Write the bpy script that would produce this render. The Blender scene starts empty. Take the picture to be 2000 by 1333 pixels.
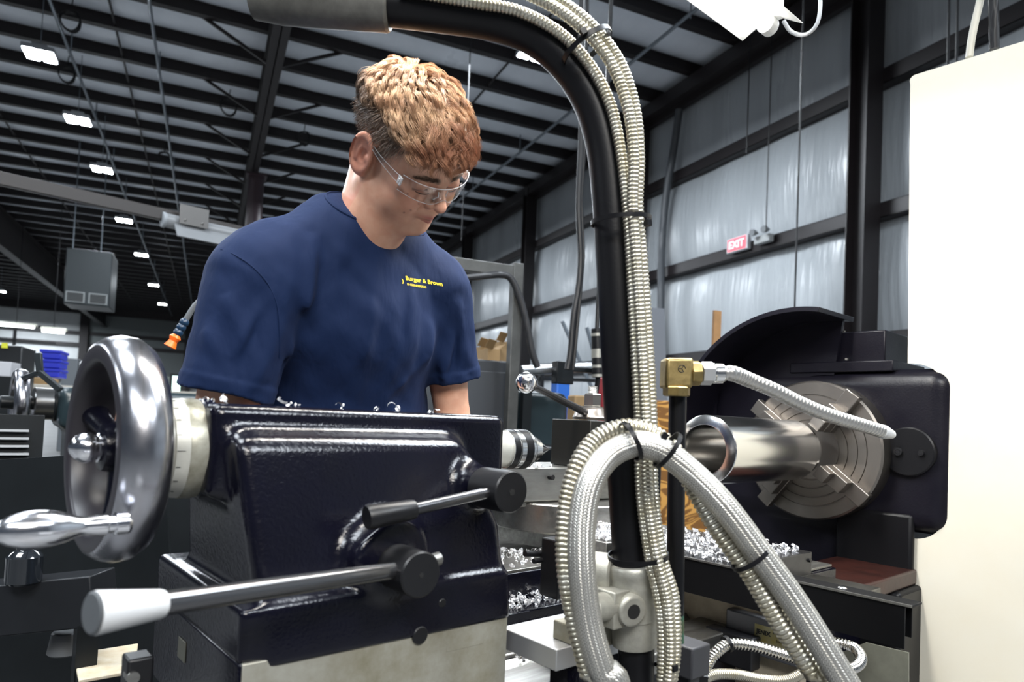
import bpy, bmesh, math, random
import numpy as np
from mathutils import Vector, Matrix, noise
from mathutils.bvhtree import BVHTree
random.seed(4); np.random.seed(4)
SC = bpy.context.scene
COL = SC.collection
# ------------------------------------------------------------------ camera
FPX, CX, CY = 1330.0, 1000.0, 769.0          # lens in pixels of a 2000 x 1333 frame, vertical shift of the lens
PITCH, ROLL, CZ = math.radians(2.0), math.radians(2.5), 1.06
_F = Vector((0, math.cos(PITCH), math.sin(PITCH)))
_U0 = Vector((0, -math.sin(PITCH), math.cos(PITCH)))
_R0 = Vector((1, 0, 0))
_R = _R0*math.cos(ROLL) + _U0*math.sin(ROLL)
_U = -_R0*math.sin(ROLL) + _U0*math.cos(ROLL)
CAMP = Vector((0, 0, CZ))
cd = bpy.data.cameras.new('camera'); cam = bpy.data.objects.new('camera', cd); COL.objects.link(cam)
cd.sensor_width = 36; cd.lens = 36*FPX/2000; cd.shift_y = (CY-666.5)/2000
m = Matrix((_R, _U, -_F)).transposed().to_4x4(); m.translation = CAMP
cam.matrix_world = m
cd.clip_start = .02; cd.clip_end = 200
cd.dof.use_dof = True; cd.dof.focus_distance = 1.35; cd.dof.aperture_fstop = 5.0
SC.camera = cam
SC.view_settings.view_transform = 'Standard'; SC.view_settings.look = 'None'
SC.view_settings.exposure = 0.35; SC.view_settings.gamma = 1.0; SC.view_settings.use_curve_mapping = False
SC.cycles.use_denoising = True
SC.cycles.max_bounces = 8; SC.cycles.transparent_max_bounces = 12
SC.cycles.sample_clamp_indirect = 6

# frames: lathe frame (x along the spindle towards the chuck, y towards the operator, z up from the spindle axis)
def pray(x, y): return _F + _R*((x-CX)/FPX) + _U*((CY-y)/FPX)
_D = pray(2541, 882); _D.z = 0; _D.normalize()
_T = Vector((-_D.y, _D.x, 0))
_a = pray(200, 875); AXP = CAMP + _a*(0.78/_a.y)
ML = Matrix(((_D.x, _T.x, 0, AXP.x), (_D.y, _T.y, 0, AXP.y), (0, 0, 1, AXP.z), (0, 0, 0, 1)))
_V = pray(402, 797); _V.z = 0; _V.normalize()
MB_ = Matrix(((_V.y, _V.x, 0, 0), (-_V.x, _V.y, 0, 0), (0, 0, 1, 0), (0, 0, 0, 1)))   # building frame (u across, v along, z)
MBI = MB_.inverted(); MLI = ML.inverted()
FLOOR = -AXP.z      # floor height in the lathe frame
def hit(x, y, n, c, M=None):
    """where the sight line of a photograph point meets a plane of the lathe (or building) frame"""
    Mi = (M or ML).inverted(); a = Mi @ CAMP; b = Mi @ (CAMP+pray(x, y)) - a
    i = 'sth'.index(n) if n in 'sth' else 'uvz'.index(n)
    return a + b*((c-a[i])/b[i])

# ------------------------------------------------------------------ light
W = bpy.data.worlds.new('world'); SC.world = W; W.use_nodes = True
bg = W.node_tree.nodes['Background']; bg.inputs[0].default_value = (.55, .68, .9, 1); bg.inputs[1].default_value = .08
def area(name, loc, target, sx, sy, watts, col=(1, 1, 1), spread=math.pi):
    l = bpy.data.lights.new(name, 'AREA'); l.shape = 'RECTANGLE'; l.size = sx; l.size_y = sy; l.energy = watts; l.color = col; l.spread = spread
    o = bpy.data.objects.new(name, l); COL.objects.link(o)
    o.matrix_world = Matrix.Translation(loc) @ (Vector(target)-Vector(loc)).to_track_quat('-Z', 'Y').to_matrix().to_4x4()
    return o
# the tubes of the work light over the lathe
_p = ML @ Vector((.72, -.045, .975)); 
a = area('work_light_glow', _p, _p+Vector((0, 0, -1)), 1.2, .10, 26, (1.0, .965, .9)); a.rotation_euler = (0, 0, math.atan2(_D.y, _D.x))
# the hall's high-bay lamps: the rows overhead and behind the camera
for u, v, w in ((-2.4, 1.5, 260), (-2.4, 5.5, 100), (3.9, .6, 420), (3.9, -4, 420), (-2.4, -4, 420), (-8.5, 2, 420), (-8.5, 10, 420), (-2.4, 12.2, 260),
                (3.9, 8.6, 400), (3.9, 17, 420), (-2.4, 22, 420), (-9, 30, 500), (-2.4, 34, 420), (-9, 41, 500), (3.9, 27, 420), (-11, 50, 900)):
    q = MB_ @ Vector((u, v, 6.12)); area('high_bay_glow', q, q+Vector((0, 0, -1)), 2.4, 1.8, w, (.86, .93, 1))

area('fill_light_behind', Vector((.9, -1.6, 3.0)), Vector((-.1, 1.1, 1.3)), 1.3, .8, 85, (1, .96, .90))  # soft fill added behind the camera to brighten the face and near fronts
# ------------------------------------------------------------------ materials
def mat(name, col=(.8, .8, .8), rough=.5, metal=0., coat=0., bump=0., bscale=200., var=0., vscale=6., spec=.5, emit=None, es=0., stretch=(1, 1, 1), col2=None, aniso=0., bdist=.001, rvar=0.):
    M = bpy.data.materials.new(name); M.use_nodes = True; nt = M.node_tree; b = nt.nodes['Principled BSDF']
    b.inputs['Base Color'].default_value = (*col, 1); b.inputs['Roughness'].default_value = rough; b.inputs['Metallic'].default_value = metal
    b.inputs['Coat Weight'].default_value = coat; b.inputs['Coat Roughness'].default_value = .12; b.inputs['Specular IOR Level'].default_value = spec
    if aniso: b.inputs['Anisotropic'].default_value = aniso
    tc = nt.nodes.new('ShaderNodeTexCoord'); mp = nt.nodes.new('ShaderNodeMapping'); mp.inputs['Scale'].default_value = stretch
    nt.links.new(tc.outputs['Object'], mp.inputs[0])
    if bump:
        n = nt.nodes.new('ShaderNodeTexNoise'); n.inputs['Scale'].default_value = bscale; n.inputs['Detail'].default_value = 3
        bp = nt.nodes.new('ShaderNodeBump'); bp.inputs['Strength'].default_value = bump; bp.inputs['Distance'].default_value = bdist
        nt.links.new(mp.outputs[0], n.inputs[0]); nt.links.new(n.outputs[0], bp.inputs['Height']); nt.links.new(bp.outputs[0], b.inputs['Normal'])
        if coat: nt.links.new(bp.outputs[0], b.inputs['Coat Normal'])
    if var or rvar:
        n = nt.nodes.new('ShaderNodeTexNoise'); n.inputs['Scale'].default_value = vscale; n.inputs['Detail'].default_value = 6; n.inputs['Roughness'].default_value = .65
        nt.links.new(mp.outputs[0], n.inputs[0])
        rp = nt.nodes.new('ShaderNodeValToRGB'); rp.color_ramp.elements[0].position = .35; rp.color_ramp.elements[1].position = .7
        nt.links.new(n.outputs[0], rp.inputs[0])
        if var:
            mx = nt.nodes.new('ShaderNodeMix'); mx.data_type = 'RGBA'
            c2 = col2 if col2 else tuple(c*(1-var) for c in col)
            mx.inputs[6].default_value = (*c2, 1); mx.inputs[7].default_value = (*col, 1)
            nt.links.new(rp.outputs[0], mx.inputs[0]); nt.links.new(mx.outputs[2], b.inputs['Base Color'])
        if rvar:
            mr = nt.nodes.new('ShaderNodeMapRange'); mr.inputs[3].default_value = rough+rvar; mr.inputs[4].default_value = rough
            nt.links.new(rp.outputs[0], mr.inputs[0]); nt.links.new(mr.outputs[0], b.inputs['Roughness'])
    if emit: b.inputs['Emission Color'].default_value = (*emit, 1); b.inputs['Emission Strength'].default_value = es
    return M
enamel = mat('blue_black_enamel', (.0035, .0035, .008), .15, 0, 0, .45, 230, .35, 9, bdist=.0008, rvar=.05, spec=.34)
enamel_dusty = mat('dusty_black_enamel', (.005, .0045, .008), .28, 0, 0, .5, 220, .0, bdist=.0006, rvar=.15, spec=.22)
black = mat('black_oxide_steel', (.006, .006, .007), .33, 0, 0, .1, 300, rvar=.12, spec=.35)
satin_black = mat('satin_black_paint', (.004, .004, .005), .40, 0, 0, .15, 250, spec=.22)
chrome = mat('polished_chrome', (.80, .80, .83), .11, 1, bump=.05, bscale=30, rvar=.08)
dark_rim = mat('dark_wheel_paint', (.018, .016, .02), .4, 0, spec=.4)
wheelm = mat('polished_handwheel_rim', (.42, .42, .45), .17, 1, bump=.15, bscale=40, rvar=.15)
steel = mat('ground_steel', (.40, .39, .365), .30, 1, bump=.12, bscale=90, stretch=(1, 8, 8), var=.35, vscale=7, rvar=.15)
brightsteel = mat('bright_turned_steel', (.80, .80, .79), .15, 1, rvar=.06)
chuckm = mat('chuck_steel', (.23, .21, .19), .30, 1, bump=.1, bscale=60, rvar=.12)
castm = mat('cast_machined_iron', (.40, .39, .34), .42, .55, bump=.2, bscale=120, var=.45, vscale=12, col2=(.22, .2, .14), rvar=.15)
ivory = mat('cream_panel_paint', (.60, .575, .50), .5, 0, 0, .03, 60, .12, 3, col2=(.59, .55, .455))
offwhite = mat('off_white_collar', (.62, .61, .55), .34, .35, bump=.1, bscale=80, var=.3, vscale=14)
plastic_w = mat('pale_grey_plastic', (.46, .465, .47), .38, bump=.15, bscale=200)
brass = mat('tarnished_brass', (.40, .30, .13), .40, .95, bump=.25, bscale=90, var=.4, vscale=40)
alloy = mat('sandblasted_aluminium', (.42, .41, .36), .45, .6, bump=.3, bscale=400, var=.35, vscale=30)
hosem = mat('steel_conduit', (.52, .50, .44), .30, .85, bump=.1, bscale=200, var=.25, vscale=30, col2=(.42, .38, .28))
hosebr = mat('bright_steel_conduit', (.72, .70, .66), .2, 1)
chipm = mat('aluminium_swarf', (.93, .93, .95), .28, .75)
# ------------------------------------------------------------------ mesh helpers
def rawmesh(name, V_, F_, uv=None):
    me = bpy.data.meshes.new(name)
    V_ = np.asarray(V_, dtype=np.float32); me.vertices.add(len(V_)); me.vertices.foreach_set('co', V_.ravel())
    if isinstance(F_, np.ndarray):
        n, k = F_.shape; me.loops.add(n*k); me.loops.foreach_set('vertex_index', F_.astype(np.int32).ravel())
        me.polygons.add(n); me.polygons.foreach_set('loop_start', np.arange(0, n*k, k, dtype=np.int32))
    else:
        ls = np.array([len(f) for f in F_], dtype=np.int32); fl = np.concatenate([np.asarray(f, dtype=np.int32) for f in F_])
        me.loops.add(len(fl)); me.loops.foreach_set('vertex_index', fl)
        me.polygons.add(len(ls)); me.polygons.foreach_set('loop_start', np.concatenate([[0], np.cumsum(ls)[:-1]]).astype(np.int32))
    me.update(calc_edges=True); me.validate(); return me
class G:
    """collects shapes (frame coordinates) that become ONE mesh"""
    def __init__(s): s.v = []; s.f = []; s.uv = []
    def add(s, vs, fs, uvs=None):
        o = len(s.v); s.v += [tuple(v) for v in vs]; s.f += [tuple(i+o for i in f) for f in fs]
        s.uv += list(uvs) if uvs is not None else [(0, 0)]*len(vs); return s
    def box(s, x0, x1, y0, y1, z0, z1, M=None):
        vs = [Vector((x, y, z)) for x in (x0, x1) for y in (y0, y1) for z in (z0, z1)]
        if M: vs = [M @ v for v in vs]
        return s.add(vs, [(0, 1, 3, 2), (4, 6, 7, 5), (0, 4, 5, 1), (2, 3, 7, 6), (0, 2, 6, 4), (1, 5, 7, 3)])
    def bar(s, p, q, w, h, up=(0, 0, 1)):
        p, q = Vector(p), Vector(q); d = (q-p); L_ = d.length; d.normalize(); u = Vector(up); r_ = d.cross(u).normalized(); u = r_.cross(d)
        M = Matrix((d, r_, u)).transposed().to_4x4(); M.translation = p
        return s.box(0, L_, -w/2, w/2, -h/2, h/2, M)
    def lathe(s, p, q, prof, n=32, ends=True):
        """prof: (distance along p->q axis, radius); closed at ends where radius is 0"""
        p, q = Vector(p), Vector(q); d = (q-p).normalized(); a = d.orthogonal().normalized(); b = d.cross(a)
        vs = []; fs = []
        for (x, r) in prof:
            for i in range(n):
                t = 2*math.pi*i/n; vs.append(p + d*x + (a*math.cos(t)+b*math.sin(t))*max(r, 1e-5))
        for k in range(len(prof)-1):
            for i in range(n): j = (i+1) % n; fs.append((k*n+i, k*n+j, (k+1)*n+j, (k+1)*n+i))
        if ends and prof[0][1] > 1e-4 and prof[0] != prof[-1]: fs.append(tuple(range(n))[::-1])
        if ends and prof[-1][1] > 1e-4 and prof[0] != prof[-1]: fs.append(tuple(range((len(prof)-1)*n, len(prof)*n)))
        return s.add(vs, fs)
    def cyl(s, p, q, r0, r1=None, n=28, ch=0.):
        L_ = (Vector(q)-Vector(p)).length; r1 = r0 if r1 is None else r1
        pr = [(0, r0-ch), (ch, r0), (L_-ch, r1), (L_, r1-ch)] if ch else [(0, r0), (L_, r1)]
        return s.lathe(p, q, pr, n)
    def sphere(s, c, r, n=20, sc=(1, 1, 1)):
        c = Vector(c); vs = []; fs = []; m_ = n//2
        for k in range(m_+1):
            a = math.pi*k/m_
            for i in range(n):
                b = 2*math.pi*i/n; vs.append(c + Vector((math.sin(a)*math.cos(b)*sc[0], math.sin(a)*math.sin(b)*sc[1], math.cos(a)*sc[2]))*r)
        for k in range(m_):
            for i in range(n): j = (i+1) % n; fs.append((k*n+i, (k+1)*n+i, (k+1)*n+j, k*n+j))
        return s.add(vs, fs)
    def prism(s, pts, n, c0, c1):
        """polygon in the two axes other than n, extruded along axis n from c0 to c1"""
        k = len(pts); i = 'xyz'.index(n)
        def mk(p, c): l = list(p); l.insert(i, c); return l
        vs = [mk(p, c0) for p in pts] + [mk(p, c1) for p in pts]
        fs = [tuple(range(k)), tuple(range(2*k-1, k-1, -1))] + [(a, a+k, (a+1) % k+k, (a+1) % k) for a in range(k)]
        return s.add(vs, fs)
    def tube(s, path, r, n=12, rf=None, cap=True, flat=None):
        """sweep of a circle along a list of points; rf(arc length, i) gives the radius"""
        P = [Vector(p) for p in path]; N = len(P); T_ = [(P[min(i+1, N-1)]-P[max(i-1, 0)]).normalized() for i in range(N)]
        a = T_[0].orthogonal().normalized(); vs = []; fs = []; uv = []; L_ = 0
        for i in range(N):
            if i: L_ += (P[i]-P[i-1]).length
            a = (a - T_[i]*a.dot(T_[i])).normalized(); b = T_[i].cross(a); rr = rf(L_, i) if rf else r
            for k in range(n):
                t = 2*math.pi*k/n; vs.append(P[i]+(a*math.cos(t)+b*math.sin(t))*rr); uv.append((L_, k/n))
        for i in range(N-1):
            for k in range(n): j = (k+1) % n; fs.append((i*n+k, i*n+j, (i+1)*n+j, (i+1)*n+k))
        if cap: fs.append(tuple(range(n))[::-1]); fs.append(tuple(range((N-1)*n, N*n)))
        return s.add(vs, fs, uv)
def spline(pts, step=.01, closed=False):
    """Catmull-Rom through the points, resampled evenly"""
    P = [Vector(p) for p in pts]; P = [P[0]*2-P[1]] + P + [P[-1]*2-P[-2]]; out = []
    for i in range(1, len(P)-2):
        for k in range(24):
            t = k/24; a, b, c, d = P[i-1:i+3]
            out.append(.5*((2*b)+(c-a)*t+(2*a-5*b+4*c-d)*t*t+(3*b-a-3*c+d)*t**3))
    out.append(P[-2]); res = [out[0]]; acc = 0
    for i in range(1, len(out)):
        a, b = out[i-1], out[i]; L_ = (b-a).length; t = 0
        if L_ < 1e-9: continue
        while acc + (L_-t) >= step: t += step-acc; acc = 0; res.append(a+(b-a)*(t/L_))
        acc += L_-t
    res.append(out[-1])
    if (res[-1]-res[-2]).length < step*.3: res.pop(-2)
    return res
def interlock(g, pts, r, pitch=.005, amp=.09, n=14):
    """stripwound metal conduit: rounded ridges at an even pitch"""
    st = pitch/4; P = spline(pts, st); pr = (1+amp, 1+amp*.55, 1-amp, 1+amp*.4)
    return g.tube(P, r, n, rf=lambda L_, i: r*pr[i % 4])
FRAMES = {'L': ML, 'B': MB_, 'W': Matrix.Identity(4)}
def tagit(o, label, cat, group=None, kind=None):
    if label: o['label'] = label
    if cat: o['category'] = cat
    if group: o['group'] = group
    if kind: o['kind'] = kind
def thing(name, label, cat, base=(0, 0, 0), fr='L', group=None, kind=None, rot=0.):
    o = bpy.data.objects.new(name, None); COL.objects.link(o); o.empty_display_size = .05
    o.matrix_world = FRAMES[fr] @ Matrix.Translation(base) @ Matrix.Rotation(rot, 4, 'Z'); tagit(o, label, cat, group, kind)
    o['_b'] = list(base); o['_r'] = rot; return o
def obj(name, g, m_, parent=None, fr='L', base=None, bevel=0., seg=2, ang=30, smooth=True, label=None, cat=None, group=None, kind=None, local=False, sub=0):
    """ONE mesh object; vertices are given in the frame of its thing"""
    me = rawmesh(name, g.v, g.f) if isinstance(g, G) else g
    bm = bmesh.new(); bm.from_mesh(me); bmesh.ops.recalc_face_normals(bm, faces=bm.faces) if isinstance(g, G) else None
    if isinstance(g, G): bm.to_mesh(me)
    bm.free()
    if isinstance(g, G) and any(u != (0, 0) for u in g.uv):
        l = me.uv_layers.new(name='uv'); U_ = np.array(g.uv, dtype=np.float32); ix = np.zeros(len(me.loops), dtype=np.int32); me.loops.foreach_get('vertex_index', ix); l.data.foreach_set('uv', U_[ix].ravel())
    root = parent
    while root is not None and '_b' not in root.keys(): root = root.parent
    if root is not None and not local:
        me.transform(Matrix.Rotation(-root['_r'], 4, 'Z') @ Matrix.Translation(-Vector(root['_b'])))
    if smooth:
        me.polygons.foreach_set('use_smooth', [True]*len(me.polygons)); me.set_sharp_from_angle(angle=math.radians(ang))
    else: me.shade_flat()
    me.materials.append(m_)
    o = bpy.data.objects.new(name, me); COL.objects.link(o)
    if parent is not None: o.parent = parent
    else:
        b = Vector(base) if base is not None else Vector((0, 0, 0)); me.transform(Matrix.Translation(-b)); o.matrix_world = FRAMES[fr] @ Matrix.Translation(b)
    if bevel:
        md = o.modifiers.new('bevel', 'BEVEL'); md.width = bevel; md.segments = seg; md.limit_method = 'ANGLE'; md.angle_limit = math.radians(35)
    if sub: md = o.modifiers.new('sub', 'SUBSURF'); md.levels = md.render_levels = sub
    tagit(o, label, cat, group, kind); return o
def center(g):
    A_ = np.array(g.v); return ((A_[:, 0].min()+A_[:, 0].max())/2, (A_[:, 1].min()+A_[:, 1].max())/2, A_[:, 2].min())
def single(name, g, m_, label, cat, fr='L', group=None, kind=None, **k):
    return obj(name, g, m_, None, fr, base=center(g) if isinstance(g, G) else None, label=label, cat=cat, group=group, kind=kind, **k)
def copytree(o, label=None, loc=None, name=None, M=None, **kw):
    c = o.copy(); COL.objects.link(c)
    if label: c['label'] = label
    for ch in list(o.children):
        d = ch.copy(); COL.objects.link(d); d.parent = c; d.matrix_parent_inverse = ch.matrix_parent_inverse.copy()
        for s_ in list(ch.children):
            e = s_.copy(); COL.objects.link(e); e.parent = d
    if M is not None: c.matrix_world = M
    return c
def text_mesh(body, size, bold=0., align='LEFT', depth=.0004, res=4):
    c = bpy.data.curves.new('text', 'FONT'); c.body = body; c.size = size; c.offset = bold; c.align_x = align; c.extrude = depth; c.resolution_u = res
    o = bpy.data.objects.new('text', c); COL.objects.link(o); bpy.context.view_layer.update()
    me = bpy.data.meshes.new_from_object(o.evaluated_get(bpy.context.evaluated_depsgraph_get())); bpy.data.objects.remove(o); return me
# ------------------------------------------------------------------ implicit surfaces -> one continuous mesh (surface nets)
def smin(a, b, k): h = np.clip(.5+.5*(b-a)/k, 0, 1); return b*(1-h)+a*h-k*h*(1-h)
def smax(a, b, k): return -smin(-a, -b, k)
def ell(P, c, r, R=None):
    x, y, z = P[0]-c[0], P[1]-c[1], P[2]-c[2]
    if R is not None: x, y, z = (R[0][0]*x+R[0][1]*y+R[0][2]*z, R[1][0]*x+R[1][1]*y+R[1][2]*z, R[2][0]*x+R[2][1]*y+R[2][2]*z)
    k0 = np.sqrt((x/r[0])**2+(y/r[1])**2+(z/r[2])**2); k1 = np.sqrt((x/r[0]**2)**2+(y/r[1]**2)**2+(z/r[2]**2)**2)
    return k0*(k0-1)/np.maximum(k1, 1e-9)
def cap(P, a, b, r0, r1):
    a = np.array(a, float); b = np.array(b, float); d = b-a; L2 = d@d
    x, y, z = P[0]-a[0], P[1]-a[1], P[2]-a[2]; t = np.clip((x*d[0]+y*d[1]+z*d[2])/L2, 0, 1)
    return np.sqrt((x-d[0]*t)**2+(y-d[1]*t)**2+(z-d[2]*t)**2) - (r0+(r1-r0)*t)
def sbox(P, c, h, r):
    q = [np.abs(P[i]-c[i])-(h[i]-r) for i in range(3)]
    return np.sqrt(np.maximum(q[0], 0)**2+np.maximum(q[1], 0)**2+np.maximum(q[2], 0)**2)+np.minimum(np.maximum(q[0], np.maximum(q[1], q[2])), 0)-r
def surfnet(fn, lo, hi, h):
    ax = [np.arange(lo[i], hi[i]+h, h, dtype=np.float32) for i in range(3)]
    D = fn(np.meshgrid(*ax, indexing='ij', sparse=False)).astype(np.float32); S = D < 0
    n = [len(a)-1 for a in ax]
    cs = np.zeros(n, dtype=np.int8)
    corners = [(i, j, k) for i in (0, 1) for j in (0, 1) for k in (0, 1)]
    for (i, j, k) in corners: cs += S[i:i+n[0], j:j+n[1], k:k+n[2]]
    I = np.argwhere((cs > 0) & (cs < 8)); idx = -np.ones(n, dtype=np.int64); idx[I[:, 0], I[:, 1], I[:, 2]] = np.arange(len(I))
    acc = np.zeros((len(I), 3)); cnt = np.zeros(len(I))
    for a in corners:
        for ax_ in range(3):
            if a[ax_]: continue
            b = list(a); b[ax_] = 1
            da = D[I[:, 0]+a[0], I[:, 1]+a[1], I[:, 2]+a[2]]; db = D[I[:, 0]+b[0], I[:, 1]+b[1], I[:, 2]+b[2]]
            c = (da < 0) != (db < 0); t = np.where(c, da/np.where(c, da-db, 1), 0)
            p = I+np.array(a); p = p.astype(float); p[:, ax_] += t; acc += p*c[:, None]; cnt += c
    V_ = np.array(lo)+acc/cnt[:, None]*h; Q = []
    for a in range(3):
        sl0 = [slice(1, -1)]*3; sl0[a] = slice(0, -1); sl1 = [slice(1, -1)]*3; sl1[a] = slice(1, None)
        s0 = S[tuple(sl0)]; s1 = S[tuple(sl1)]; E_ = np.argwhere(s0 != s1); flip = s0[E_[:, 0], E_[:, 1], E_[:, 2]]
        off = np.ones(3, int); off[a] = 0; E_ = E_+off; b, c = (a+1) % 3, (a+2) % 3
        def cell(db, dc): q = E_.copy(); q[:, b] -= db; q[:, c] -= dc; return idx[q[:, 0], q[:, 1], q[:, 2]]
        quad = np.stack([cell(1, 1), cell(0, 1), cell(0, 0), cell(1, 0)], 1); quad[~flip] = quad[~flip][:, ::-1]
        Q.append(quad)
    Q = np.concatenate(Q); Q = Q[(Q >= 0).all(1)]
    return V_, Q
def wob(P, f, seed=0):
    """cheap smooth 3-d noise in -1..1"""
    r_ = np.random.RandomState(seed); o = 0
    for i in range(5):
        k = r_.normal(size=3); k /= np.linalg.norm(k); k *= f*(.7+.6*r_.rand()); ph = r_.rand()*6.28
        o = o+np.sin(P[0]*k[0]+P[1]*k[1]+P[2]*k[2]+ph+1.2*np.sin(P[1]*k[0]*.6-P[2]*k[1]*.7+P[0]*k[2]*.5+ph*2))
    return o/5
# ------------------------------------------------------------------ the hall (building frame: u across, v along the right wall, z up)
wallm = mat('white_vinyl_insulation', (.36, .385, .405), .24, 0, 0, .6, 3.2, .18, .35, stretch=(1, 3.5, .35), bdist=.03, rvar=.12)
ceilm = mat('ceiling_vinyl_insulation', (.80, .85, .92), .26, 0, 0, .5, 5, .2, .5, stretch=(1, .5, 1), bdist=.02, rvar=.1)
farm = mat('far_wall_sheeting', (.75, .78, .78), .5, 0, 0, .1, 20, .2, .6)
redox = mat('red_oxide_structural_steel', (.010, .0065, .0075), .5, 0, 0, .1, 60, .3, 3)
floorm = mat('grey_shop_floor', (.14, .14, .14), .45, 0, 0, .1, 40, .4, 1.5)
galv = mat('galvanised_pipe', (.22, .25, .28), .4, .7)
CEIL = 7.62; UW = 8.05; VF = 55.0
def struct(name, g, m_, label, cat, **k): return single(name, g, m_, label, cat, fr='B', kind='structure', **k)
struct('floor', G().box(-30, UW+.2, -8, VF+.2, -.12, 0), floorm, 'grey concrete shop floor under the machines', 'floor')
# wall with insulation quilts that billow between the girts
vs = []; fs = []; NV = 260; zs = np.linspace(0, 7.7, 46); GZ = [0, 2.26, 3.95, 5.73, 7.6]
for j, z in enumerate(zs):
    a = max([g_ for g_ in GZ if g_ <= z+1e-6]); i_ = GZ.index(a); b = GZ[min(i_+1, 4)]; fr_ = (z-a)/(b-a) if b > a else 0
    for i in range(NV):
        v = -8+i*(VF+8)/(NV-1); vs.append((UW-.10*math.sin(math.pi*fr_)**.6*(1+.25*math.sin(v*5.1+z)) , v, z))
fs = [(j*NV+i, j*NV+i+1, (j+1)*NV+i+1, (j+1)*NV+i) for j in range(45) for i in range(NV-1)]
g = G().add(vs, fs); g.box(UW+.02, UW+.2, -8, VF, 0, 7.7); struct('wall_right', g, wallm, 'pale insulated end wall quilted between dark girts', 'wall')
struct('wall_far', G().box(-30, UW+.2, VF, VF+.2, 0, 7.7), farm, 'pale sheeted far wall beyond the machines', 'wall')
vs = []; SP = 1.15; V0 = 13.25 - SP*19; NP = 57; sub = 10; NU = 60
for k in range(NP*sub+1):
    v = V0 + SP*k/sub; fr_ = (k % sub)/sub
    for i in range(NU):
        u = -30+i*(UW+.05+30)/(NU-1); n_ = noise.noise(Vector((u*.8, v*.9, 3)))
        vs.append((u, min(v, VF), CEIL-.02-(.11+.07*n_)*math.sin(math.pi*fr_)**.7))
fs = [(k*NU+i, (k+1)*NU+i, (k+1)*NU+i+1, k*NU+i+1) for k in range(NP*sub) for i in range(NU-1)]
g = G().add(vs, fs); g.box(-30, UW, -8, VF, CEIL+.05, CEIL+.2); struct('ceiling', g, ceilm, 'quilted silver white roof insulation sagging between dark purlins', 'ceiling')
for k in range(NP):
    v = V0+SP*k
    if v < 3 or v > VF-.3: continue
    g = G().box(-30, UW, v-.035, v+.035, 7.36, 7.64).box(-30, UW, v-.095, v+.035, 7.35, 7.365)
    struct('roof_purlin', g, redox, 'dark steel roof purlin under the silver insulation', 'purlin', group='roof purlins')
for z in (2.26, 3.95, 5.73):
    g = G().box(UW-.22, UW, -8, VF, z-.10, z-.085).box(UW-.22, UW, -8, VF, z+.085, z+.10).box(UW-.22, UW-.20, -8, VF, z-.1, z+.1)
    struct('wall_girt', g, redox, {2.26: 'lowest dark girt running along the end wall', 3.95: 'middle dark girt of the end wall carrying the exit sign', 5.73: 'highest dark girt along the end wall below the roof'}[z], 'girt')
struct('eave_beam', G().box(UW-.5, UW, -8, VF, 7.05, 7.3).box(UW-.3, UW-.2, -8, VF, 6.95, 7.35), redox, 'dark beam along the top of the end wall', 'beam')
def ibeam(g, p, q, w, h, fl=.02, web=.02):
    g.bar((p[0], p[1], p[2]-h/2+fl/2), (q[0], q[1], q[2]-h/2+fl/2), w, fl); g.bar((p[0], p[1], p[2]+h/2-fl/2), (q[0], q[1], q[2]+h/2-fl/2), w, fl); return g.bar(p, q, web, h)
CV = (1.0, 6.2, 11.4, 16.5, 21.3, 26.5, 31.7, 36.9, 42.1, 47.3)
for i, v in enumerate(CV):
    g = G().box(UW-.52, UW-.22, v-.14, v-.12, 0, 7.2).box(UW-.52, UW-.22, v+.12, v+.14, 0, 7.2).box(UW-.38, UW-.36, v-.12, v+.12, 0, 7.2)
    lb = {1: 'nearest dark steel column, beside the white machine panel', 2: 'dark end wall column right behind the bent black hose arm', 3: 'dark end wall column seen left of the hose arm', 4: 'dark end wall column by the left shoulder of the worker'}.get(i, 'dark steel wall column far down the end wall')
    struct('wall_column', g, redox, lb, 'column', **({} if 0 < i < 5 else {'group': 'distant end wall columns'}))
g = G(); ibeam(g, (.74, -6, 7.06), (.74, 18.2, 7.06), .26, .5); ibeam(g, (.74, 18.0, 7.06), (.74, VF, 7.06), .26, .5); struct('roof_rafter', g, redox, 'dark roof rafter running above the head of the worker', 'rafter')
struct('interior_column', G().cyl((.84, 18.1, 0), (.84, 18.1, 6.85), .19, n=24).box(.6, 1.08, 17.86, 18.34, 6.78, 6.84), mat('plum_column_paint', (.045, .028, .034), .4), 'round plum coloured column holding the rafter behind the worker', 'column')
g = G(); ibeam(g, (-6.7, -6, 6.7), (-6.7, VF, 6.7), .3, 1.25, .03); struct('roof_rafter', g, redox, 'deep dark roof girder at the far left', 'rafter')
for k in range(6, 42):
    v = V0+SP*k+SP*.0
    if v < 6 or (k % 2): continue
    for s_ in (-1, 1):
        g = G().bar((.74+s_*.12, v, 6.86), (.74+s_*1.15, v+.05, 7.4), .05, .05)
        struct('flange_brace', g, redox, 'slanting dark brace from the rafter up to a purlin', 'brace', group='rafter braces')
for u, lb in ((-4.6, 'thin dark sag rod line across the purlins over the left lamps'), (-1.75, 'thin dark sag rod line across the purlins left of the rafter'), (4.6, 'thin dark sag rod line across the purlins above the hose arm')):
    struct('sag_rod', G().tube([(u, 3, 7.4), (u, 30, 7.4), (u, 54, 7.4)], .022, 6), redox, lb, 'rod')
for u, z, lb in ((-1.12, 7.15, 'thin conduit running along the roof above the left lamps'), (-2.5, 7.1, 'pale pipe running along the roof over the lamp row'), (6.2, 7.1, 'thin pipe under the roof beside the end wall')):
    pts = [(u, -4+i*3, z+.02*math.sin(i*2)) for i in range(20)]; g = G().tube(pts, .028, 8)
    for i in range(3, 19): g.cyl((u, -4+i*3, z-.05), (u, -4+i*3, z+.4), .012, n=6)
    single('ceiling_conduit', g, galv, lb, 'pipe', fr='B')
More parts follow.
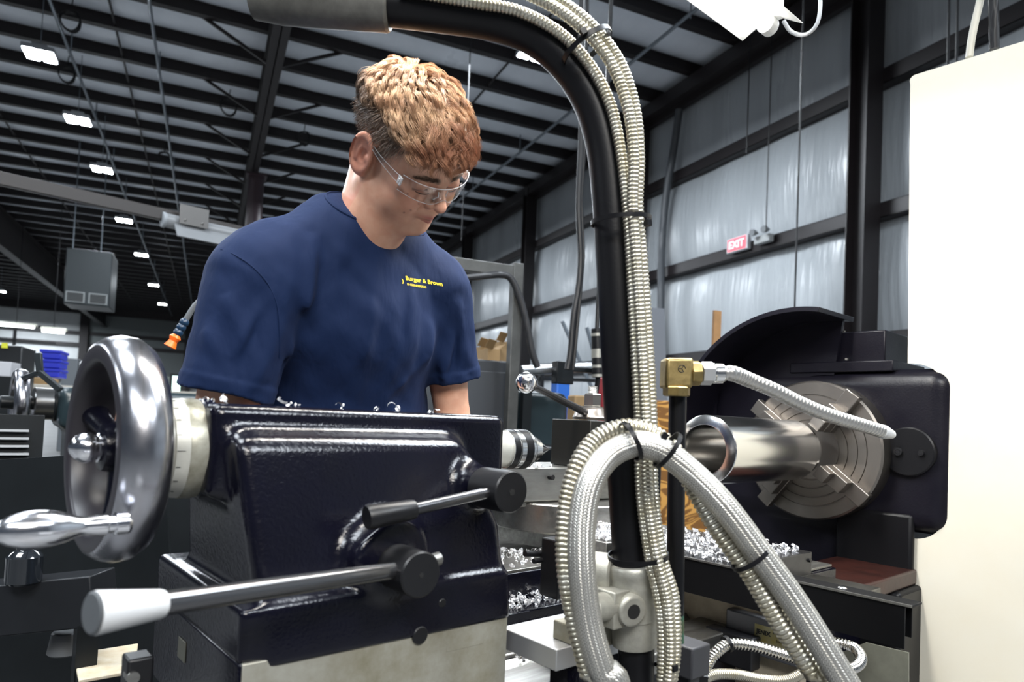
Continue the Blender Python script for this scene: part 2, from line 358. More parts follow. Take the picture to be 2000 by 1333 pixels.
# high-bay lamps
lampm = mat('lit_lamp_panel', (1, 1, 1), .5, emit=(.88, .94, 1), es=130); lampb = mat('lamp_housing_grey', (.3, .32, .34), .5, .3)
def high_bay(u, v, z, label, grp='lit high bay lamps'):
    t = thing('high_bay_lamp', label, 'ceiling lamp', (u, v, z), 'B', grp)
    obj('housing', G().box(u-.21, u+.21, v-.2, v+.2, z+.02, z+.09).box(u-.1, u+.1, v-.1, v+.1, z+.09, z+.16), lampb, t, bevel=.008)
    for s_ in (-1, 1): obj('lamp_panel', G().box(u+s_*.11-.08, u+s_*.11+.08, v-.17, v+.17, z, z+.03), lampm, t, bevel=.004)
    obj('hanger', G().cyl((u, v, z+.1), (u, v, 7.45), .006, n=6), galv, t); return t
HB = [(78, 110), (152, 237), (199, 333), (242, 432), (276, 499), (300, 558), (317, 595)]
nm = ['largest and nearest lit high bay lamp at upper left', 'second lit high bay lamp down from the upper left', 'third lit high bay lamp, just above the long angled rail', 'fourth lit high bay lamp, just left of the grey lamp housing', 'fifth lit high bay lamp of the left row, right of the unit heater top', 'sixth lit high bay lamp, right of the unit heater grilles', 'smallest and farthest lit high bay lamp of the left row']
for (x, y), n_ in zip(HB, nm):
    q = hit(x, y, 'z', 6.2, MB_); high_bay(q.x, q.y, 6.2, n_)
q = hit(1044, 107, 'z', 6.2, MB_); high_bay(q.x, q.y, 6.2, 'lit high bay lamp half hidden behind the bend of the black hose arm')
q = hit(1, 570, 'z', 6.2, MB_); high_bay(q.x, q.y, 6.2, 'lit high bay lamp at the left frame edge beyond the girder')
# coiled cords left hanging on the purlins
for (x, y, r_) in ((137, 40, .14), (130, 145, .13), (446, 208, .15), (593, 270, .13), (320, 307, .12)):
    q = hit(x, y, 'z', 7.1, MB_); c = Vector(q); g = G()
    pts = [c+Vector((r_*math.sin(a*.52), .05*math.sin(a*.31), r_*1.15*math.cos(a*.52)+.02*math.sin(a))) for a in range(0, 37)]
    g.tube(spline(pts, .05), .012, 6); g.tube([c+Vector((0, 0, r_)), c+Vector((.02, 0, .35))], .01, 6)
    lb = {137: 'coiled dark cord hung above the nearest lit lamp', 130: 'round loop of dark cord hung below and right of the nearest lit lamp', 446: 'loop of dark cord hanging left of the plum column', 593: 'coiled dark cord hanging just left of the head of the worker', 320: 'coiled cord near the third lamp of the row'}[x]
    single('coiled_cord', g, black, lb, 'cord', fr='B', group='coiled cords under the roof')
# unit heater
g = G().box(-3.30, -2.32, 19.5, 20.6, 3.35, 4.72); t = thing('unit_heater', 'grey box shaped unit heater hanging under the roof, two grilles', 'heater', (-2.8, 19.5, 3.35), 'B')
duct = mat('heater_sheet_metal', (.032, .038, .041), .4, .5); obj('casing', g, duct, t, bevel=.02)
for s_ in (-1, 1):
    g = G().box(-2.81+s_*.24-.20, -2.81+s_*.24+.20, 19.47, 19.52, 3.40, 3.66)
    r_ = obj('grille', g, mat('grille_frame', (.30, .32, .32), .5), t)
    g = G()
    for k in range(6): g.box(-2.81+s_*.24-.17, -2.81+s_*.24+.17, 19.45, 19.475, 3.43+k*.036, 3.449+k*.036)
    obj('louvre', g, black, r_)
obj('rod', G().cyl((-3.2, 19.7, 4.7), (-3.2, 19.7, 7.4), .015, n=6).cyl((-2.6, 19.7, 4.7), (-2.6, 19.7, 7.4), .015, n=6), galv, t)
# far wall: frame, girts, columns, lit windows of an office
for u in (-14.2, -7.9, -1.4): struct('far_wall_column', G().box(u-.25, u+.25, VF-.5, VF, 0, 7.5), redox, {-14.2: 'dark column of the far wall at the left edge', -7.9: 'dark column of the far wall behind the big handwheel', -1.4: 'dark column of the far wall hidden by the worker'}[u], 'column')
for z, lb in ((5.55, 'upper dark rail of the far wall'), (4.75, 'second dark rail of the far wall'), (2.3, 'lowest dark rail of the far wall')): struct('far_wall_girt', G().box(-30, UW, VF-.3, VF, z-.12, z+.12), redox, lb, 'girt')
struct('far_eave_beam', G().box(-30, UW, VF-.6, VF, 6.9, 7.55), redox, 'dark beam along the top of the far wall', 'beam')
struct('far_wall_lining', G().box(-7.6, 8, VF-.2, VF-.1, 2.2, 6.9), mat('grey_far_lining', (.16, .18, .18), .6), 'darker grey sheeting of the far wall right of its column', 'wall')
t = thing('mezzanine_frame', 'dark open steel frame in front of the far wall at left', 'frame', (-9.5, 38, 0), 'B')
for u in (-11.4, -8.2): obj('post', G().box(u-.06, u+.06, 37.9, 38.0, 0, 4.35), black, t)
obj('crossbar', G().box(-11.4, -6.6, 37.9, 38.0, 4.25, 4.37), black, t); obj('crossbar', G().box(-11.4, -6.6, 37.9, 38.0, 3.55, 3.63), black, t)
tube_m = mat('lit_fluorescent_tube', (1, 1, 1), .5, emit=(.9, .97, 1), es=9)
for (x, y, v, w, lb) in ((105, 648, 24, .5, 'small lit strip lamp with a cream reflector near the far wall'), (32, 637, 30, 1.0, 'long lit strip lamp at the left edge near the far wall')):
    q = hit(x, y, 'v', v, MB_); t = thing('strip_lamp', lb, 'lamp', q, 'B', 'strip lamps over the far machines')
    obj('reflector', G().prism([(v-.16, q.z+.03), (v-.05, q.z+.12), (v+.05, q.z+.12), (v+.16, q.z+.03)], 'x', q.x-w*.62, q.x+w*.62), mat('cream_reflector', (.5, .5, .42), .5), t)
    obj('lamp_tube', G().cyl((q.x-w*.55, v-.05, q.z), (q.x+w*.55, v-.05, q.z), .05, n=12), tube_m, t)
    obj('suspension_rod', G().cyl((q.x, v, q.z+.1), (q.x, v, 7.4), .01, n=6), black, t)
# exit sign, twin emergency light
q = hit(1441, 477, 'u', UW-.3, MB_)
t = thing('exit_sign', 'glowing red exit sign fixed to the middle wall girt', 'sign', q, 'B')
obj('sign_box', G().box(q.x-.02, q.x+.06, q.y-.24, q.y+.24, q.z-.12, q.z+.12), mat('sign_frame_grey', (.45, .45, .47), .5), t, bevel=.01)
obj('sign_face', G().box(q.x-.03, q.x-.02, q.y-.20, q.y+.20, q.z-.095, q.z+.095), mat('sign_face_red', (.6, .05, .07), .5, emit=(1, .09, .12), es=1.4), t)
me = text_mesh('EXIT', .17, .004, 'CENTER', .003)
me.transform(Matrix.Translation((q.x-.036, q.y, q.z-.06)) @ Matrix(((0, 0, -1, 0), (-1, 0, 0, 0), (0, 1, 0, 0), (0, 0, 0, 1))))
obj('lettering', me, mat('sign_letters', (.8, .3, .3), .5, emit=(1, .35, .38), es=2.0), t, smooth=False)
q = hit(1487, 462, 'u', UW-.35, MB_)
t = thing('emergency_light', 'grey twin head emergency light beside the exit sign', 'emergency light', q, 'B')
obj('battery_box', G().box(q.x, q.x+.1, q.y-.16, q.y+.16, q.z-.10, q.z+.02), mat('beige_plastic_box', (.3, .31, .31), .5), t, bevel=.01)
for s_ in (-1, 1): obj('lamp_head', G().lathe((q.x-.12, q.y+s_*.12-.04, q.z+.06), (q.x+.1, q.y+s_*.12, q.z+.09), [(0, .05), (.02, .055), (.1, .035), (.14, .02)], 16), mat('lamp_head_grey', (.16, .17, .18), .4), t)
# hanging drop cords
def cord(x, y0, y1, u, r_, label, sway=.0):
    a = hit(x, y0, 'u', u, MB_); b = hit(x-4, y1, 'u', u, MB_); a2 = Vector((b.x, b.y, 7.4))
    single('drop_cord', G().tube(spline([a2, a2*.5+b*.5+Vector((0, sway, 0)), b], .3), r_, 8), black, label, 'cord', fr='B', group='cords hanging by the end wall')
cord(1556, 0, 602, 5.2, .009, 'long black drop cord hanging down behind the chuck guard')
cord(1500, 0, 455, 7.3, .008, 'thin dark cord hanging just left of the long black drop cord')
cord(1462, 0, 300, 7.3, .009, 'faint thin cord hanging above the exit sign')
cord(1855, 0, 130, 6.0, .012, 'thin dark cord hanging above the white machine panel, left one')
cord(1872, 0, 120, 6.0, .012, 'thin dark cord hanging above the white machine panel, right one')
for x in (1190, 1163, 1105): cord(x, 0, 90, 5.5, .012, {1190: 'dark hanging cord right of the arch of the hose arm', 1163: 'dark hanging cord crossing the hose arch top', 1105: 'dark hanging cord hidden behind the hose arm bend'}[x])
for x, u in ((645, -.3), (665, -.3), (560, -.1), (905, 3.2)):
    cord(x, 0, 330 if x < 800 else 470, u, .008, {645: 'thin cord hanging left of the curly hair', 665: 'thin cord hanging close to the back of the head', 560: 'thin cord hanging beside the round plum column', 905: 'thin pale cord hanging beyond the face of the worker'}[x])
# curved insulation seam duct on the wall
q = hit(1303, 300, 'u', UW-.33, MB_); q2 = hit(1298, 600, 'u', UW-.33, MB_)
pts = [(q.x-.02, q.y-.35, 6.9), (q.x, q.y-.2, 6.2), (q.x, q.y-.02, 5.4), (q.x, q.y+.06, 4.4), (q.x, q.y+.02, 3.2), (q.x, q.y, 1.6), (q.x, q.y, .2)]
single('flexible_duct', G().tube(spline(pts, .1), .07, 12), mat('grey_duct', (.05, .055, .062), .5), 'grey flexible duct running down the end wall behind the hose arm', 'duct', fr='B')
# swing rail with an unlit lamp housing behind the worker
pr = hit(0, 330, 'z', 2.45, MB_); qr = hit(470, 438, 'z', 2.45, MB_); dr = (qr-pr)
t = thing('lamp_rail', 'long brown grey metal rail angling down behind the shoulder', 'rail', pr-dr*.4, 'B')
railm = mat('brown_grey_rail', (.045, .040, .038), .45, .3)
obj('rail_channel', G().bar(pr-dr*.5+Vector((0, 0, -.06)), qr+dr*.6+Vector((0, 0, -.06)), .045, .085), railm, t, bevel=.006)
a = hit(380, 430, 'z', 2.40, MB_)+Vector((0, -.07, .0)); obj('bracket_plate', G().bar(a-dr.normalized()*.1+Vector((0, -.03, 0)), a+dr.normalized()*.1+Vector((0, -.03, 0)), .008, .14), mat('bracket_grey', (.13, .125, .12), .4, .4), t, bevel=.002)
for s_ in (-1, 1): obj('bolt', G().sphere(a+dr.normalized()*(.06*s_)+Vector((0, -.037, -.04)), .009, 8), steel, t)
pf = hit(322, 430, 'z', 2.35, MB_); dn = dr.normalized(); nrm = Vector((dn.y, -dn.x, 0))
t2 = thing('lamp_housing', 'pale grey tubular lamp housing bolted under the long rail', 'lamp', pf, 'B')
ph = mat('lamp_housing_white', (.24, .25, .26), .4)
obj('housing_body', G().cyl(pf, pf+dn*1.6, .05, n=20, ch=.004), ph, t2)
g = G()
for i in range(2):
    pass
A0 = pf+dn*.05; g.add([A0+nrm*.04+Vector((0, 0, -.01)), A0+nrm*.13+Vector((0, 0, -.12)), A0+nrm*.12+Vector((0, 0, -.125)), A0+nrm*.03+Vector((0, 0, -.02)),
       A0+dn*1.6+nrm*.04+Vector((0, 0, -.01)), A0+dn*1.6+nrm*.13+Vector((0, 0, -.12)), A0+dn*1.6+nrm*.12+Vector((0, 0, -.125)), A0+dn*1.6+nrm*.03+Vector((0, 0, -.02))],
      [(0, 1, 2, 3), (7, 6, 5, 4), (0, 4, 5, 1), (1, 5, 6, 2), (2, 6, 7, 3), (3, 7, 4, 0)]); obj('reflector', g, ph, t2)
obj('end_cap', G().cyl(pf-dn*.02, pf+dn*.004, .055, n=20, ch=.004), mat('end_cap_grey', (.3, .32, .34), .4), t2)
# ------------------------------------------------------------------ the lathe (lathe frame: x along the spindle, y to the operator, z up)
def pk(x, y, k): return MLI @ (CAMP + pray(x, y)*k)
def V3(*a): return Vector(a)
# --- bed
LT = 'L'
t = thing('lathe_bed', 'dark lathe bed with bright ground ways under the tailstock and carriage', 'machine', (1.0, 0, FLOOR))
obj('bed_casting', G().box(.15, 2.6, -.17, .26, -.62, -.352).box(.25, 2.6, -.13, .22, FLOOR+.12, -.62), enamel, t, bevel=.012)
for y0, y1, z1 in ((-.175, -.085, -.338), (-.02, .03, -.345), (.11, .25, -.338)): obj('way', G().box(.14, 1.9, y0, y1, -.375, z1), steel, t, bevel=.003)
obj('way', G().prism([(-.075, -.36), (-.03, -.36), (-.052, -.338)], 'x', .14, 1.9), steel, t, bevel=.002)
obj('leg', G().box(.2, .75, -.2, .19, FLOOR, FLOOR+.45), enamel, t, bevel=.02); obj('leg', G().box(1.7, 2.7, -.25, .35, FLOOR, FLOOR+.45), enamel, t, bevel=.02)
# --- tailstock
ts = thing('tailstock', 'blue black enamelled tailstock casting with handwheel, in front of the worker', 'tailstock', (.3, 0, -.34))
def ts_sdf(P):
    s, y, h = P
    d = sbox(P, (.322, 0, .0), (.225, .068, .0565), .014)
    z = np.maximum(.02-h, -.02)
    a = (-y-(.098+z*.25))/1.03; b = (y-(.098+z*.2))/1.03; l = (.114+z*.12)-s; r = (s-np.minimum(.445+z*.40, .494))/1.05
    q = smax(smax(a, b, .022), smax(l, r, .016), .018); q = smax(q, h-.024, .026); q = np.maximum(q, -.23-h)
    d = smin(d, q, .020)
    bb = sbox(P, (.302, .02, -.196), (.189, .172, .030), .006); d = smin(d, bb, .016)
    # bosses that carry the two clamp levers
    d = smin(d, cap(P, (.447, -.09, -.045), (.449, -.152, -.044), .031, .027), .022)
    d = smin(d, cap(P, (.30, -.09, -.125), (.30, -.150, -.125), .050, .046), .022)
    d = smin(d, cap(P, (.265, -.11, -.125), (.265, -.145, -.125), .030, .022), .02)
    d = smax(d, -.159-y, .003)
    return d
vv_, qq_ = surfnet(ts_sdf, (.085, -.18, -.235), (.575, .21, .072), .0034)
obj('casting', rawmesh('casting', vv_, qq_), enamel, ts, ang=180)
g = G().box(.113, .490, -.154, .19, -.338, -.222); obj('base_plate', g, enamel, ts, bevel=.003); obj('machined_side', G().box(.116, .489, -.1560, -.1500, -.338, -.222), castm, ts, bevel=.001)
g = G().box(.383, .447, -.1562, -.150, -.26, -.204); obj('machined_pad', g, castm, ts, bevel=.001)
q = hit(819, 1241, 't', -.156); obj('base_plug', G().cyl((q.x, -.150, q.z), (q.x, -.160, q.z), .0115, n=20, ch=.0015), black, ts)
q = hit(859, 1177, 't', -.150); obj('set_screw', G().cyl((q.x, -.145, q.z), (q.x, -.157, q.z), .006, n=12, ch=.001), black, ts)
q = hit(355, 1265, 's', .112); obj('end_slot', G().box(.1115, .1127, q.y-.016, q.y+.016, q.z-.016, q.z+.010), mat('slot_grey', (.09, .09, .07), .5, .3), ts, bevel=.001)
# graduated collar and handwheel
obj('graduated_collar', G().lathe((.046, 0, 0), (.10, 0, 0), [(0, .040), (.001, .056), (.004, .0585), (.0135, .0585), (.0145, .0565), (.0165, .0565), (.0175, .0595), (.0325, .0605), (.033, .040)], 72), offwhite, ts, label='off-white graduated collar')
g = G()
for i in range(20):
    a = 2*math.pi*i/20; L_ = .009 if i % 5 == 0 else .005
    g.bar((.064, .0600*math.cos(a), .0600*math.sin(a)), (.064+L_, .0603*math.cos(a), .0603*math.sin(a)), .0006, .0006, up=(0, math.cos(a), math.sin(a)))
obj('graduation_marks', g, black, ts)
obj('stained_ring', G().lathe((.0785, 0, 0), (1, 0, 0), [(0, .04), (0, .0600), (.0015, .0608), (.014, .0615), (.020, .0605), (.021, .04)], 72), mat('stained_collar', (.40, .39, .33), .35, .4, bump=.1, bscale=80, var=.6, vscale=22, col2=(.14, .13, .09)), ts)
obj('collar_ring', G().lathe((.098, 0, 0), (.118, 0, 0), [(0, .05), (.0, .0585), (.004, .0615), (.016, .0615), (.02, .058)], 64), enamel, ts)
wh = obj('handwheel', G().lathe((0, 0, 0), (1, 0, 0), [(-.0170, .1165), (-.0150, .1200), (-.006, .1265), (.006, .1300), (.020, .1285), (.031, .1215), (.036, .112), (.034, .103), (.030, .100)], 96, ends=False), wheelm, ts, ang=60, label='polished metal handwheel'); obj('rim_face', G().lathe((0, 0, 0), (1, 0, 0), [(.032, .101), (.026, .097), (.006, .0945), (-.013, .096), (-.0165, .0985), (-.0176, .102), (-.0176, .1145), (-.0168, .1168)], 96, ends=False), dark_rim, wh, ang=60, label='dark flat inner face of the rim')
g = G()
for a in (math.radians(-100), math.radians(20), math.radians(140)):
    c, s_ = math.cos(a), math.sin(a)
    pts = [(.018, .022*c, .022*s_), (.014, .05*c, .05*s_), (.010, .08*c, .08*s_), (.010, .100*c, .100*s_)]
    g.tube(spline(pts, .01), .015, 14, rf=lambda L_, i: .017-.004*math.sin(min(L_/.078, 1)*math.pi))
obj('spokes', g, enamel, wh)
obj('hub', G().lathe((-.01, 0, 0), (1, 0, 0), [(0, .016), (.004, .026), (.02, .030), (.06, .030)], 40), enamel, wh)
obj('acorn_nut', G().lathe((-.038, 0, 0), (1, 0, 0), [(0, 0), (.0015, .006), (.006, .0125), (.013, .0165), (.020, .0175), (.023, .0172), (.0245, .0150), (.027, .0150), (.029, .0178), (.044, .018)], 40), chrome, wh)
q = hit(210, 1024, 's', -.014); HK = .95
obj('crank_handle', G().lathe((-.008, q.y, q.z), (-1, q.y, q.z), [(x_*HK, r_*HK) for x_, r_ in [(0, .0100), (.003, .0118), (.014, .0118), (.0155, .0092), (.021, .0092), (.0225, .0112), (.033, .0105), (.040, .0092), (.047, .0098), (.058, .0145), (.070, .0178), (.082, .0185), (.095, .0172), (.106, .0135), (.113, .0088), (.117, .0040), (.118, 0)]], 48), chrome, wh)
_c = Vector((.012-.3, 0, .34)); wh.matrix_local = Matrix.Translation(_c+Vector((.004, 0, 0))) @ Matrix.Rotation(math.radians(4.2), 4, 'Z') @ Matrix.Translation(-_c)
# quill and live centre
obj('quill', G().lathe((.52, 0, 0), (1, 0, 0), [(0, .033), (.070, .033), (.073, .031), (.085, .031)], 48), offwhite, ts)
lc = obj('live_center', G().lathe((.598, 0, 0), (1, 0, 0), [(0, .026), (.0, .0335), (.014, .0335), (.0145, .0315), (.016, .0345), (.048, .0345), (.052, .0320), (.053, .0265), (.063, .0260), (.064, .0215), (.076, .0205), (.077, .0175), (.112, 0)], 64), brightsteel, ts)
obj('black_band', G().lathe((.598, 0, 0), (1, 0, 0), [(.001, .0336), (.0135, .0342), (.0136, .0334)], 64, ends=False).lathe((.598, 0, 0), (1, 0, 0), [(.0265, .0345), (.0266, .0350), (.0425, .0350), (.0426, .0345)], 64, ends=False), satin_black, lc)
# upper clamp lever
h1 = hit(1000, 962, 't', -.205)
lv = obj('upper_lever_hub', G().cyl((h1.x, -.142, h1.z), (h1.x, -.205, h1.z), .0285, n=48, ch=.002), black, ts)
obj('hub_socket', G().cyl((h1.x, -.2045, h1.z), (h1.x, -.2056, h1.z), .0050, n=6), mat('socket_black', (.002, .002, .002), .8), lv)
b0 = Vector((h1.x-.01, -.185, h1.z)); b1 = pk(805, 996, .835); b2 = pk(716, 1012, .80); dd = (b2-b1).normalized()
obj('lever_bar', G().cyl(b0, b1, .0078, n=24), mat('dark_steel_rod', (.10, .10, .105), .22, .9), lv)
obj('lever_grip', G().lathe(b1-dd*.004, b2, [(0, .009), (.001, .0115), (.006, .0125), ((b2-b1).length, .0150), ((b2-b1).length+.004, .0135)], 36), black, lv)
# lower clamp lever
h2 = hit(823, 1124, 't', -.215)
lv = obj('lower_lever_hub', G().cyl((h2.x, -.150, h2.z), (h2.x, -.215, h2.z), .0275, n=48, ch=.002), black, ts)
obj('hub_socket', G().cyl((h2.x, -.2145, h2.z), (h2.x, -.2156, h2.z), .0035, n=6), mat('socket_black', (.002, .002, .002), .8), lv)
c0 = Vector((h2.x-.012, -.19, h2.z+.003)); c1 = pk(316, 1180, .575); c2 = pk(178, 1199, .530); dd = (c2-c1).normalized(); LL = (c2-c1).length
rodm = mat('dark_steel_rod', (.13, .13, .135), .2, .9)
obj('lever_bar', G().cyl(c0, c1, .0102, n=32), rodm, lv)
obj('lever_knob', G().lathe(c1-dd*.002, c2, [(0, .0100), (.001, .0112), (.004, .0122), (LL*.97, .0172), (LL, .0168)], 48), plastic_w, lv, label='pale grey plastic knob'); obj('knob_end', G().lathe(c2-dd*.001, c2+dd, [(0, .0168), (.0015, .0150), (.0018, .0)], 48), mat('dark_knob_end', (.06, .065, .07), .5), lv)
e0 = Vector((h2.x+.02, -.19, h2.z+.008)); obj('lever_stub', G().cyl(e0, e0+Vector((.024, .0, .003)), .0085, n=20, ch=.002), steel, lv)
# --- carriage: cross slide, saddle, compound, beam
t = thing('carriage', 'bright steel lathe carriage with cross slide and compound, covered in swarf', 'carriage', (1.1, .1, -.34))
sad = obj('saddle', G().box(.70, 1.42, .12, .42, -.335, -.252).box(.66, 1.42, .07, .14, -.36, -.312).box(1.10, 1.42, -.21, .2, -.345, -.252), enamel, t, bevel=.003)
obj('saddle_top', G().box(.70, .95, .121, .50, -.2515, -.246).box(1.27, 1.42, -.2, .50, -.2515, -.246), steel, t, bevel=.001)
obj('cross_slide', G().box(.945, 1.275, .06, .55, -.248, -.200), steel, t, bevel=.002); obj('cross_slide_end', G().box(1.019, 1.275, -.222, .06, -.248, -.200).box(1.019, 1.285, -.222, .06, -.262, -.246), mat('dark_oily_steel', (.10, .10, .105), .28, .9, bump=.1, bscale=60, var=.4, vscale=9), t, bevel=.002)
q = hit(1578, 1100, 't', -.2225); obj('cap_screw', G().cyl((1.262, -.220, -.217), (1.262, -.2265, -.217), .004, n=14), black, t)
obj('swivel_base', G().cyl((1.05, .30, -.200), (1.05, .30, -.135), .185, n=64, ch=.003), steel, t)
Rm = Matrix.Translation((1.0, .30, 0)) @ Matrix.Rotation(math.radians(-7), 4, 'Z')
obj('compound_slide', G().box(-.32, .26, -.085, .07, -.132, -.055, Rm).box(-.32, .24, -.075, .06, -.145, -.132, Rm), steel, t, bevel=.003)
q = Rm @ Vector((.0, -.0855, -.085)); qq = hit(1078, 933, 't', q.y); obj('side_screw', G().cyl((qq.x, q.y+.012, qq.z), (qq.x, q.y-.004, qq.z), .006, n=16), black, t)
# rear beam (way cover channel) hanging off the cross slide
g = G().box(.975, 1.018, -.515, .06, -.2045, -.2005).box(.977, .981, -.505, .06, -.268, -.2045).box(1.006, 1.010, -.505, .06, -.256, -.2045)
obj('way_cover_channel', g, mat('beam_black', (.003, .003, .0035), .45, bump=.1, bscale=200, spec=.15), t, bevel=.0008); obj('channel_edge', G().box(.9745, .9775, -.515, .06, -.2035, -.2000), steel, t)
obj('cover_screw', G().sphere((.994, -.405, -.2005), .0075, 14, (1, 1, .45)), brightsteel, t)
obj('rear_block', G().box(1.15, 1.295, -.352, -.20, -.276, -.250), mat('dark_oily_steel', (.14, .135, .12), .3, .85, var=.4, vscale=9), t, bevel=.002)
# saddle clamp screws seen under the compound
q = pk(1062, 1083, 1.33); obj('lock_screw', G().cyl(q+V3(-.05, 0, .006), q, .006, n=14).cyl(q+V3(-.036, -.01, -.008), q+V3(.01, -.01, -.008), .005, n=12).sphere(q, .010, 14), black, t)
q = pk(1086, 1090, 1.30); obj('side_bracket', G().box(q.x-.012, q.x+.03, q.y-.02, q.y+.03, q.z-.075, q.z+.035), black, t, bevel=.003)
# --- tool post
t = thing('tool_post', 'black square tool post with a clamping nut and ball lever on the compound', 'tool post', (1.0, .27, -.055))
Rt = Matrix.Translation((1.068, .228, 0)) @ Matrix.Rotation(math.radians(-4), 4, 'Z')
obj('post_block', G().box(-.068, .068, -.068, .068, -.054, .056, Rt), mat('tool_post_black', (.018, .017, .015), .35, .5, 0, .15, 120), t, bevel=.002)
tc = Vector((1.072, .232, .057))
obj('lever_cap', G().lathe(tc, tc+V3(0, 0, 1), [(0, .045), (.006, .047), (.008, .045), (.026, .039), (.029, .035)], 48), mat('parkerised_steel', (.20, .18, .16), .3, .9), t)
g = G().lathe(tc+V3(0, 0, .028), tc+V3(0, 0, 1), [(0, .026), (.005, .026)], 32); obj('washer', g, steel, t)
obj('hex_nut', G().lathe(tc+V3(0, 0, .033), tc+V3(0, 0, 1), [(0, .0205), (.002, .0225), (.028, .0225), (.031, .019)], 6), mat('dull_nut_steel', (.36, .34, .31), .3, 1), t, ang=20)
g = G(); zz = .064
g.lathe(tc+V3(0, 0, zz), tc+V3(0, 0, 1), [(0, .0125)]+[(.0015*i, .0125 if i % 2 else .0115) for i in range(1, 12)]+[(.018, .010)], 28); obj('threaded_stud', g, steel, t)
bl = pk(1028, 748, 1.40); lvd = obj('lever_rod', G().cyl(tc+V3(-.03, -.01, .016), bl, .0095, .0068, n=24), mat('dark_steel_rod', (.12, .12, .125), .25, .9), t)
obj('ball_knob', G().sphere(bl, .0225, 36), chrome, t)
# --- workpiece
g = G().lathe((1.200, 0, 0), (9, 0, 0), [(.425, .0565), (.02, .0565), (.0035, .0565), (0, .0575), (.0, .0590), (.0055, .0785), (.0075, .080), (.400, .080), (.403, .0785), (.405, .074), (.425, .074), (.425, .0565)], 128)
tubem = mat('polished_aluminium_tube', (.78, .78, .77), .17, 1)
single('workpiece_tube', g, tubem, 'shiny thick walled metal tube gripped in the chuck, being turned', 'workpiece', ang=18)
# --- headstock, chuck, guard
hs = thing('headstock', 'black lathe headstock with a large steel chuck, beside the white panel', 'headstock', (2.1, 0, -.34))
def hs_sdf(P):
    s, y, h = P
    d = sbox(P, (2.2, .02, .015), (.42, .345, .215), .05)
    d = smin(d, sbox(P, (2.2, .05, -.30), (.40, .21, .16), .03), .03)
    d = smin(d, cap(P, (2.02, 0, 0), (2.10, 0, 0), .16, .18), .02)
    return d
v_, q_ = surfnet(hs_sdf, (1.60, -.37, -.50), (2.68, .42, .27), .009); obj('headstock_casting', rawmesh('headstock_casting', v_, q_), enamel_dusty, hs, ang=180)
ch = obj('chuck', G().lathe((1.715, 0, 0), (9, 0, 0), [(0, .050), (0, .080), (.0025, .081), (.0025, .084), (0, .085), (0, .103), (.003, .104), (.003, .106), (0, .107), (0, .128), (.003, .129), (.003, .131), (0, .132), (0, .152), (.003, .153), (.003, .155), (0, .156), (0, .188), (.005, .193), (.085, .193), (.09, .188), (.09, .10)], 128), chuckm, hs, ang=25, label='round steel four-jaw chuck')
for i in range(4):
    a = math.radians(38+90*i); R4 = Matrix.Rotation(a, 4, 'X')
    g = G().box(1.690, 1.716, -.021, .021, .080, .200, R4).box(1.655, 1.692, -.019, .019, .079, .150, R4).box(1.625, 1.657, -.017, .017, .079, .112, R4)
    j_ = obj('jaw', g, chuckm, ch, bevel=.002)
    g = G().cyl(R4 @ Vector((1.735, 0, .196)), R4 @ Vector((1.735, 0, .175)), .009, n=4); obj('jaw_screw', g, black, j_)
g = G()
def arcpts(r, a0, a1, n=40): return [(r*math.cos(math.radians(a0+(a1-a0)*i/n)), r*math.sin(math.radians(a0+(a1-a0)*i/n))) for i in range(n+1)]
A0, A1 = 100.5, -12
g = G().prism(arcpts(.385, A0, A1)+arcpts(.372, A1, A0), 'x', 1.60, 1.815)
gd = obj('chuck_guard', g, enamel_dusty, hs, bevel=.0012, label='black curved chuck guard')
g = G().prism(arcpts(.380, 97.5, A1)+[(.20, -.06)]+arcpts(.215, A1, 97.5)[::1], 'x', 1.79, 1.80); obj('guard_back_plate', g, enamel_dusty, gd)
q = hit(1775, 883, 's', 1.775)
cv = obj('cover_disc', G().lathe((1.766, q.y, q.z), (3, q.y, q.z), [(0, .0), (0, .060), (.0025, .0635), (.02, .0635)], 64), satin_black, hs)
for (x, y, r_) in ((1755, 883, .0105), (1800, 886, .007)):
    p = hit(x, y, 's', 1.765); b_ = obj('cover_bolt', G().lathe((1.757, p.y, p.z), (3, p.y, p.z), [(0, r_*.5), (.003, r_*.5), (0, r_*.55), (0, r_*.92), (.0015, r_), (.009, r_), (.009, r_*1.4), (.0095, r_*1.4)], 24), black, cv, ang=25)
q0 = hit(1640, 655, 's', 1.82); obj('switch_box', G().box(1.81, 1.99, -.155, -.005, .232, .338), enamel_dusty, hs, bevel=.004)
obj('switch_box', G().box(1.785, 2.02, -.185, .10, .222, .252), enamel_dusty, hs, bevel=.003)
for p in ((1.84, -.03, .34), (1.95, -.12, .34), (1.795, -.06, .256)): obj('box_bolt', G().cyl(p, (p[0], p[1], p[2]+.006), .006, n=6), steel, hs)
# red brown way cover and black pedestal right of the chips
obj('red_way_cover', G().box(1.48, 1.80, -.25, -.05, -.33, -.290), mat('oily_red_brown_paint', (.035, .008, .005), .4, 0, 0, .3, 60, .6, 14), hs, bevel=.006)
obj('pedestal', G().box(1.66, 2.6, -.26, .3, FLOOR, -.33).box(1.775, 1.80, -.245, -.05, -.40, -.15), satin_black, hs, bevel=.01)
